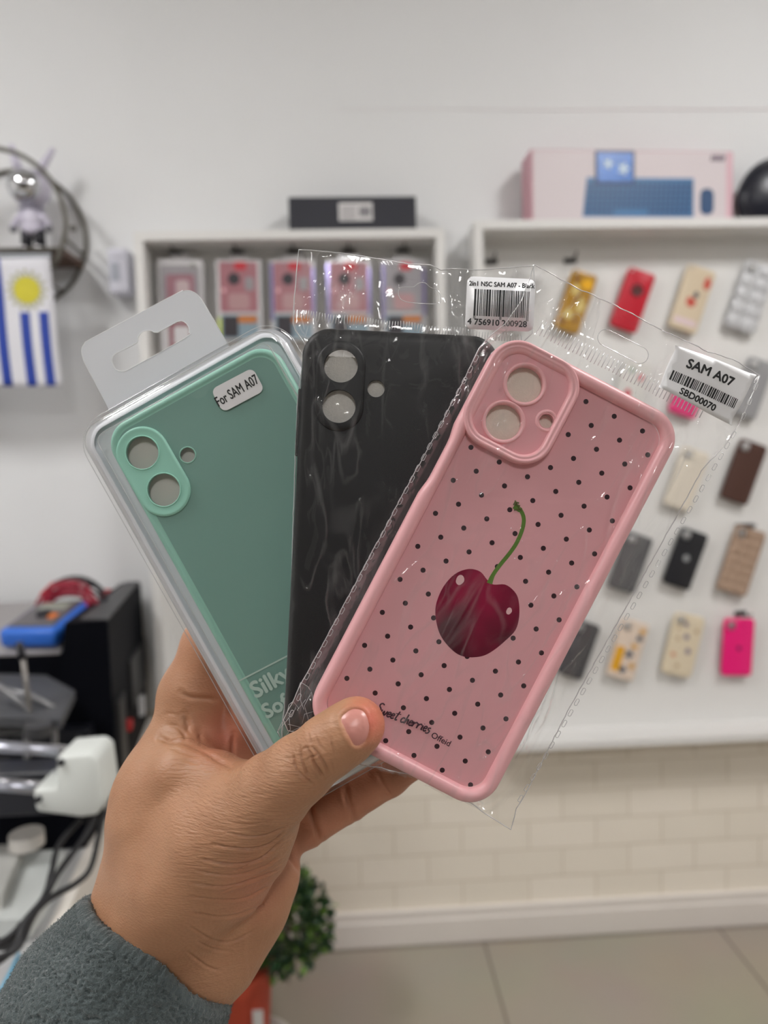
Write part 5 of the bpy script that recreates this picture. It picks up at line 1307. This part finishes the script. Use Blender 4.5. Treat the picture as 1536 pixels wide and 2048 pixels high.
def groove(pts, w, depth, dmin=0, dmax=999, edge=0.0):
    global disp
    P_ = smooth_poly(pts, 5, False); xs = [q_[0] for q_ in P_]; ys = [q_[1] for q_ in P_]
    k = (px > min(xs) - 6 * w) & (px < max(xs) + 6 * w) & (py > min(ys) - 6 * w) & (py < max(ys) + 6 * w) & (V[:, 2] > dmin) & (V[:, 2] < dmax)
    ii = np.where(k)[0]
    if not len(ii): return
    d = segdist(px[ii], py[ii], P_)
    x0, y0 = P_[0]; x1, y1 = P_[-1]; de = np.minimum(np.hypot(px[ii] - x0, py[ii] - y0), np.hypot(px[ii] - x1, py[ii] - y1)); env = np.clip(de / 14 + .15, 0, 1)
    disp[ii] += (-depth * np.exp(-(d / w) ** 2) + depth * .16 * np.exp(-((d - 2.6 * w) / (1.5 * w)) ** 2)) * front[ii] * env
Z1f = lambda L_: [(150 + a / 2.048, 1200 + b_ / 2.048) for a, b_ in L_]
Z2f = lambda L_: [(540 + a / 5.12, 1360 + b_ / 5.12) for a, b_ in L_]
Z3f = lambda L_: [(300 + a / 4.8, 1250 + b_ / 4.8) for a, b_ in L_]
for L_, w, d in (([(640, 960), (760, 970), (850, 935)], 3.2, .5), ([(560, 1000), (700, 1020), (800, 1000), (850, 950)], 3.2, .5), ([(520, 1060), (640, 1085), (760, 1060), (845, 985)], 3.4, .55),
                 ([(500, 1110), (650, 1130), (780, 1090), (830, 1050)], 3.2, .4), ([(480, 1160), (600, 1175), (720, 1150), (820, 1110)], 3.4, .5), ([(470, 1215), (600, 1230), (700, 1220), (800, 1170)], 3.0, .35),
                 ([(480, 1280), (600, 1300), (700, 1280), (790, 1240)], 3.4, .45), ([(470, 1340), (560, 1390), (640, 1400), (740, 1350)], 3.2, .35), ([(500, 1400), (570, 1430), (640, 1440)], 3, .3),
                 ([(460, 1440), (540, 1500), (600, 1520)], 3.2, .3), ([(600, 900), (700, 920), (800, 905)], 2.6, .25), ([(560, 930), (660, 960)], 2.6, .2), ([(640, 1120), (760, 1060)], 2.6, .25), ([(600, 1200), (760, 1120)], 2.4, .2)):
    groove(Z1f(L_), w * .62, d * 1.7, 0, 292)
for L_, w, d in (([(310, 680), (320, 780), (360, 900), (400, 1000)], 2.3, .42), ([(370, 690), (420, 770), (470, 880), (550, 1000)], 2.6, .55), ([(440, 690), (490, 750), (560, 860), (600, 960)], 2.3, .4),
                 ([(470, 590), (520, 680), (560, 730)], 2.0, .28), ([(240, 740), (270, 900), (350, 1000), (440, 1070)], 2.4, .35), ([(610, 600), (650, 690), (670, 760)], 2.0, .22), ([(390, 540), (420, 650)], 2.0, .25),
                 ([(360, 820), (430, 790), (500, 760)], 1.8, .25), ([(330, 720), (380, 690), (450, 700)], 1.8, .25), ([(620, 840), (650, 940)], 2, .2), ([(240, 650), (260, 740)], 2.0, .2)):
    groove(Z2f(L_), w * .78, d * 2.3, 0, 275)
for L_, w, d, a0 in (([(100, 1090), (190, 1120), (330, 1130), (520, 1210), (700, 1320), (850, 1395)], 4.5, 1.3, 270), ([(290, 640), (380, 690), (500, 700), (620, 715)], 4.0, .8, 290), ([(130, 860), (190, 850), (270, 870)], 2.8, .35, 290), ([(170, 960), (260, 975), (330, 1060), (340, 1120)], 3.2, .5, 290),
                     ([(800, 1040), (790, 1200), (810, 1380)], 3.5, .9, 290), ([(330, 860), (360, 960), (350, 1050)], 6, .7, 290), ([(470, 1020), (500, 1160)], 4, .5, 290), ([(200, 1180), (330, 1230), (460, 1260)], 3, .35, 280), ([(330, 1290), (480, 1340), (620, 1370)], 3, .35, 280), ([(260, 1350), (420, 1420)], 3, .25, 280)):
    groove(Z3f(L_), w, d, a0, 330)
groove([(690, 1572), (697, 1600), (710, 1642)], 4.0, .9, 285); groove([(684, 1580), (694, 1612)], 3, .5, 285); groove([(757, 1548), (768, 1572), (782, 1592)], 3.2, .6, 285)
groove([(618, 1600), (624, 1628), (641, 1683)], 4.5, 1.3, 285); groove([(560, 1655), (578, 1708), (604, 1746)], 4.5, 1.4, 285)
# fine skin relief: broken lines running across the thumb side, softer mottling elsewhere
th = np.clip((px - 330) / 120, 0, 1) * (V[:, 2] < 292)
for i in range(len(V)):
    if front[i] <= 0: continue
    x, y = px[i], py[i]
    a = noise.noise(Vector((x * .012, y * .11 + x * .02, 1.0))); c_ = noise.noise(Vector((x * .05, y * .05, 5.0))); e = noise.noise(Vector((x * .018, y * .018, 9.0)))
    disp[i] += front[i] * (.10 * a * (th[i] * .9 + .1) + .05 * c_ + .35 * e * (.2 + .8 * (1 - th[i] * .5)))
# nail bed: sunken plate with a raised fold of skin around it
nail_px = [(681, 1437), (692, 1423), (706, 1416), (722, 1418), (733, 1428), (739, 1445), (739.5, 1463), (733, 1481), (720, 1492), (708, 1491), (699, 1478), (689, 1459)]
nail_s = smooth_poly(nail_px, 5)
ii = np.where((px > 640) & (px < 780) & (py > 1380) & (py < 1540) & (V[:, 2] < 262))[0]
sd = segdist(px[ii], py[ii], nail_s, True); ins = inside(px[ii], py[ii], nail_s); sdn = np.where(ins, -sd, sd)
disp[ii] += np.where(sdn < 0, -.75 * np.clip(-sdn / 4, 0, 1), .38 * np.exp(-((sdn - 5) / 5) ** 2)) * np.clip(front[ii] * 1.5, 0, 1)
V2 = V + Nn * disp[:, None]
# skin colour attribute: pinker on the palm side and the fingertips
MCAM = CAM
def to_local(Vmm): return np.stack([Vmm[:, 0], Vmm[:, 1], -Vmm[:, 2]], 1) * 1e-3
skin = bpy.data.materials.new('skin'); skin.use_nodes = True
nt = skin.node_tree; bs = nt.nodes['Principled BSDF']; N = nt.nodes.new; L = nt.links.new
at = N('ShaderNodeAttribute'); at.attribute_name = 'flush'
mx = N('ShaderNodeMix'); mx.data_type = 'RGBA'; mx.inputs[6].default_value = rgb(177, 137, 104); mx.inputs[7].default_value = rgb(204, 114, 94)
tc = N('ShaderNodeTexCoord'); no = N('ShaderNodeTexNoise'); no.inputs['Scale'].default_value = 70; no.inputs['Detail'].default_value = 5
m2 = N('ShaderNodeMix'); m2.data_type = 'RGBA'; m2.blend_type = 'MULTIPLY'; m2.inputs[0].default_value = .35
cr = N('ShaderNodeValToRGB'); cr.color_ramp.elements[0].color = (.72, .62, .56, 1); cr.color_ramp.elements[1].color = (1, 1, 1, 1); cr.color_ramp.elements[0].position = .3; cr.color_ramp.elements[1].position = .65
L(tc.outputs['Object'], no.inputs['Vector']); L(no.outputs['Fac'], cr.inputs[0]); L(at.outputs['Fac'], mx.inputs[0]); L(mx.outputs[2], m2.inputs[6]); L(cr.outputs[0], m2.inputs[7]); L(m2.outputs[2], bs.inputs['Base Color'])
vo = N('ShaderNodeTexVoronoi'); vo.inputs['Scale'].default_value = 1100; mpg = N('ShaderNodeMapping'); mpg.inputs['Scale'].default_value = (.55, 1.3, 1)
mpg.inputs['Rotation'].default_value = (0, 0, R(8)); bp = N('ShaderNodeBump'); bp.inputs['Strength'].default_value = .35; bp.inputs['Distance'].default_value = .0003
L(tc.outputs['Object'], mpg.inputs[0]); L(mpg.outputs[0], vo.inputs['Vector']); L(vo.outputs['Distance'], bp.inputs['Height']); lm = N('ShaderNodeMapping'); lm.inputs['Scale'].default_value = (.12, 1, .3); lm.inputs['Rotation'].default_value = (0, 0, R(12)); ln_ = N('ShaderNodeTexNoise'); ln_.inputs['Scale'].default_value = 1300; ln_.inputs['Detail'].default_value = 2
la = N('ShaderNodeAttribute'); la.attribute_name = 'lines'; lmu = N('ShaderNodeMath'); lmu.operation = 'MULTIPLY'; bp2 = N('ShaderNodeBump'); bp2.inputs['Strength'].default_value = .8; bp2.inputs['Distance'].default_value = .0007
L(tc.outputs['Object'], lm.inputs[0]); L(lm.outputs[0], ln_.inputs['Vector']); L(ln_.outputs['Fac'], lmu.inputs[0]); L(la.outputs['Fac'], lmu.inputs[1]); L(lmu.outputs[0], bp2.inputs['Height'])
L(bp.outputs[0], bp2.inputs['Normal']); L(bp2.outputs[0], bs.inputs['Normal'])
bs.inputs['Roughness'].default_value = .48; bs.inputs['Subsurface Weight'].default_value = .12; bs.inputs['Subsurface Radius'].default_value = (1, .35, .2); bs.inputs['Subsurface Scale'].default_value = .003; bs.inputs['Specular IOR Level'].default_value = .4

person = thing('person', 'left hand in a grey fleece sleeve holding up three packaged phone cases', 'person', CAM @ Matrix.Translation((0, 0, 0)))
Vl = to_local(V2)
me = bpy.data.meshes.new('hand'); me.from_pydata(Vl.tolist(), [], faces)
me.update(); bm = bmesh.new(); bm.from_mesh(me); bmesh.ops.recalc_face_normals(bm, faces=bm.faces); bm.to_mesh(me); bm.free(); me.shade_smooth()
fl = np.zeros(len(V)) + .12
fl += .75 * np.clip(1 - np.hypot((px - 738) / 62, (py - 1440) / 70), 0, 1) * (V[:, 2] < 266) * 1.3
fl += .45 * np.clip(1 - np.hypot((px - 440) / 90, (py - 1480) / 70), 0, 1)
fl += .26 * np.clip((V[:, 2] - 294) / 14, 0, 1) * np.clip((1800 - py) / 80, 0, 1) * np.clip((px - 330) / 120, 0, 1)
fl += .3 * np.clip(1 - np.hypot((px - 510) / 90, (py - 1780) / 90), 0, 1)
fl = np.clip(fl, 0, 1); fa = me.attributes.new('flush', 'FLOAT', 'POINT'); fa.data.foreach_set('value', fl.astype(np.float32))
ln2 = np.clip((px - 300) / 90, 0, 1) * np.clip((640 - px) / 60, 0, 1) * (V[:, 2] < 294) * np.clip((1830 - py) / 120, .25, 1); me.attributes.new('lines', 'FLOAT', 'POINT').data.foreach_set('value', ln2.astype(np.float32))
me.materials.append(skin); hand = bpy.data.objects.new('hand', me); C.objects.link(hand); hand.parent = person
# nail plate
ni = np.where((px > 660) & (px < 760) & (py > 1395) & (py < 1515) & (V[:, 2] < 258))[0]
Vb = base_V[ni]; pxn = Vb[:, 0] / Vb[:, 2] * FPX + 768; pyn = -Vb[:, 1] / Vb[:, 2] * FPX + 1024; frn = Nn[ni, 2] < -.2
Vb = Vb[frn]; pxn = pxn[frn]; pyn = pyn[frn]
v, f = fill(nail_s, [], 3.0); nv = []
for (x, y) in v:
    d = np.hypot(pxn - x, pyn - y); k_ = np.argsort(d)[:6]; w_ = 1 / (d[k_] + .5); D_ = float((Vb[k_, 2] * w_).sum() / w_.sum())
    e_ = float(segdist(np.array([x]), np.array([y]), nail_s, True)[0]); D_ = D_ + .28 - .33 * min(e_ / 10, 1)
    q_ = PX(x, y, D_); nv.append((q_[0] * 1e-3, q_[1] * 1e-3, -q_[2] * 1e-3))
nm = mat('nail', (198, 136, 126), .32, spec=.45, noise_amt=.06, noise_scale=300)
mesh_obj('thumb_nail', nv, f, nm, person, True)

# fleece sleeve: thick tube with a soft rolled opening
def sleeve():
    ax0 = PX(311, 1910, 297); ax1 = PX(92, 2236, 280); axis = ax1 - ax0; Ls = np.linalg.norm(axis); axis = axis / Ls
    wdir = PX(440, 2046, 297) - PX(160, 1800, 297); wdir = wdir - axis * wdir.dot(axis); hw_ = np.linalg.norm(wdir) / 2; wdir = wdir / (2 * hw_)
    ddir = np.cross(axis, wdir); ddir = ddir / np.linalg.norm(ddir)
    if ddir[2] > 0: ddir = -ddir
    nu, nv_ = 420, 250; vs = []
    prof = []
    for j in range(nv_ + 1):
        s_ = j / nv_
        prof.append(s_)
    W_, Dp = hw_ - 2.2, 31.0
    # inner lip then outer surface
    lip = [(6.0, -3.6), (3.0, -3.6), (.6, -3.0), (-.8, -1.6), (-.9, -.2), (.2, 1.0), (1.8, 1.6)]
    rows = [(a_, o_) for a_, o_ in lip] + [(2.6 + (Ls + 60) * (k_ / nv_) ** 1.25, 1.8 + 3.5 * min(k_ / nv_ * 4, 1)) for k_ in range(nv_ + 1)]
    for (a_, o_) in rows:
        for i in range(nu):
            th_ = 2 * math.pi * i / nu; c_, s_ = math.cos(th_), math.sin(th_)
            bul = 7.0 * max(0, s_) * math.exp(-((c_ + .1) / .7) ** 2)
            skew = -bul * 1.0 * math.exp(-a_ / 60)
            grow = 1 + .0009 * max(a_, 0)
            vs.append(ax0 + axis * (a_ + skew - 2) + wdir * c_ * (W_ + o_) * grow + ddir * s_ * (Dp + o_) * grow)
    vs = np.array(vs); fs = []
    for j in range(len(rows) - 1):
        for i in range(nu): fs.append((j * nu + i, j * nu + (i + 1) % nu, (j + 1) * nu + (i + 1) % nu, (j + 1) * nu + i))
    nn = normals(vs, fs); cen_ = ax0 + axis * 60
    rad = vs - (ax0 + np.outer((vs - ax0) @ axis, axis)); 
    if np.mean(np.sum(nn * rad, 1)) < 0: nn = -nn
    out = []
    for i in range(len(vs)):
        q_ = Vector(vs[i]); w1 = noise.noise(q_ * .55); w2 = noise.noise(q_ * 1.25 + Vector((9, 3, 1))); w3 = noise.noise(q_ * .06)
        h_ = .75 * (1 - abs(w1) * 2.6) + .45 * (1 - abs(w2) * 2.4) + 1.8 * w3
        out.append(vs[i] + nn[i] * h_)
    return np.array(out), fs
sv_, sf_ = sleeve()
fle = mat('fleece_grey', (78, 88, 89), .95, noise_amt=.3, noise_scale=900, bump=.9, bump_scale=1700, bump_dist=.0006, sheen=.4)
mesh_obj('fleece_sleeve', to_local(sv_).tolist(), sf_, fle, person, True)
# short curled pile standing off the fleece
pb = MB(); rr_ = random.Random(21); SN = normals(sv_, sf_)
spx = sv_[:, 0] / sv_[:, 2] * FPX + 768; spy = -sv_[:, 1] / sv_[:, 2] * FPX + 1024
cand = np.where((spx > -20) & (spx < 480) & (spy < 2070) & (sv_[:, 2] < 312))[0]
cen2 = sv_.mean(0)
if np.mean(np.sum(SN * (sv_ - cen2), axis=1)) < 0: SN = -SN
for i in RNG.choice(cand, 9000):
    p = sv_[i]; n_v = SN[i]; tdir = np.cross(n_v, RNG.normal(size=3)); tdir /= np.linalg.norm(tdir) + 1e-9
    ln = rr_.uniform(.5, 1.1); pts = to_local(np.array([p - n_v * .1, p + n_v * ln * .45 + tdir * ln * .25, p + n_v * ln * .55 + tdir * ln * .8])).tolist()
    pb.tube(pts, .00006, 3)
po = pb.build('fleece_pile', mat('pile_grey', (112, 122, 122), .9), person, True); po['kind'] = 'stuff'
# arm hairs on the wrist edge
hb_ = MB(); rr_ = random.Random(12)
edge_pts = [(258, 1612), (250, 1660), (244, 1680), (232, 1712), (222, 1738), (214, 1760), (206, 1778), (198, 1792)]
for i in range(70):
    k_ = rr_.random() ** .5 * (len(edge_pts) - 1.01); a = edge_pts[int(k_)]; c_ = edge_pts[int(k_) + 1]; u = k_ - int(k_)
    x, y = a[0] + (c_[0] - a[0]) * u + rr_.uniform(0, 10), a[1] + (c_[1] - a[1]) * u; D_ = 298 + rr_.uniform(-4, 6); an_ = R(rr_.uniform(95, 150)); ln = rr_.uniform(8, 26); cv = rr_.uniform(-.6, .6)
    pts = []
    for s_ in range(6): k2 = s_ / 5; pts.append(to_local(PX(x + ln * k2 * math.cos(an_ + cv * k2), y - ln * k2 * math.sin(an_ + cv * k2), D_)[None, :])[0].tolist())
    hb_.tube(pts, .00004, 4)
hb_.build('arm_hair', mat('hair_dark', (40, 30, 26), .5), person, True)
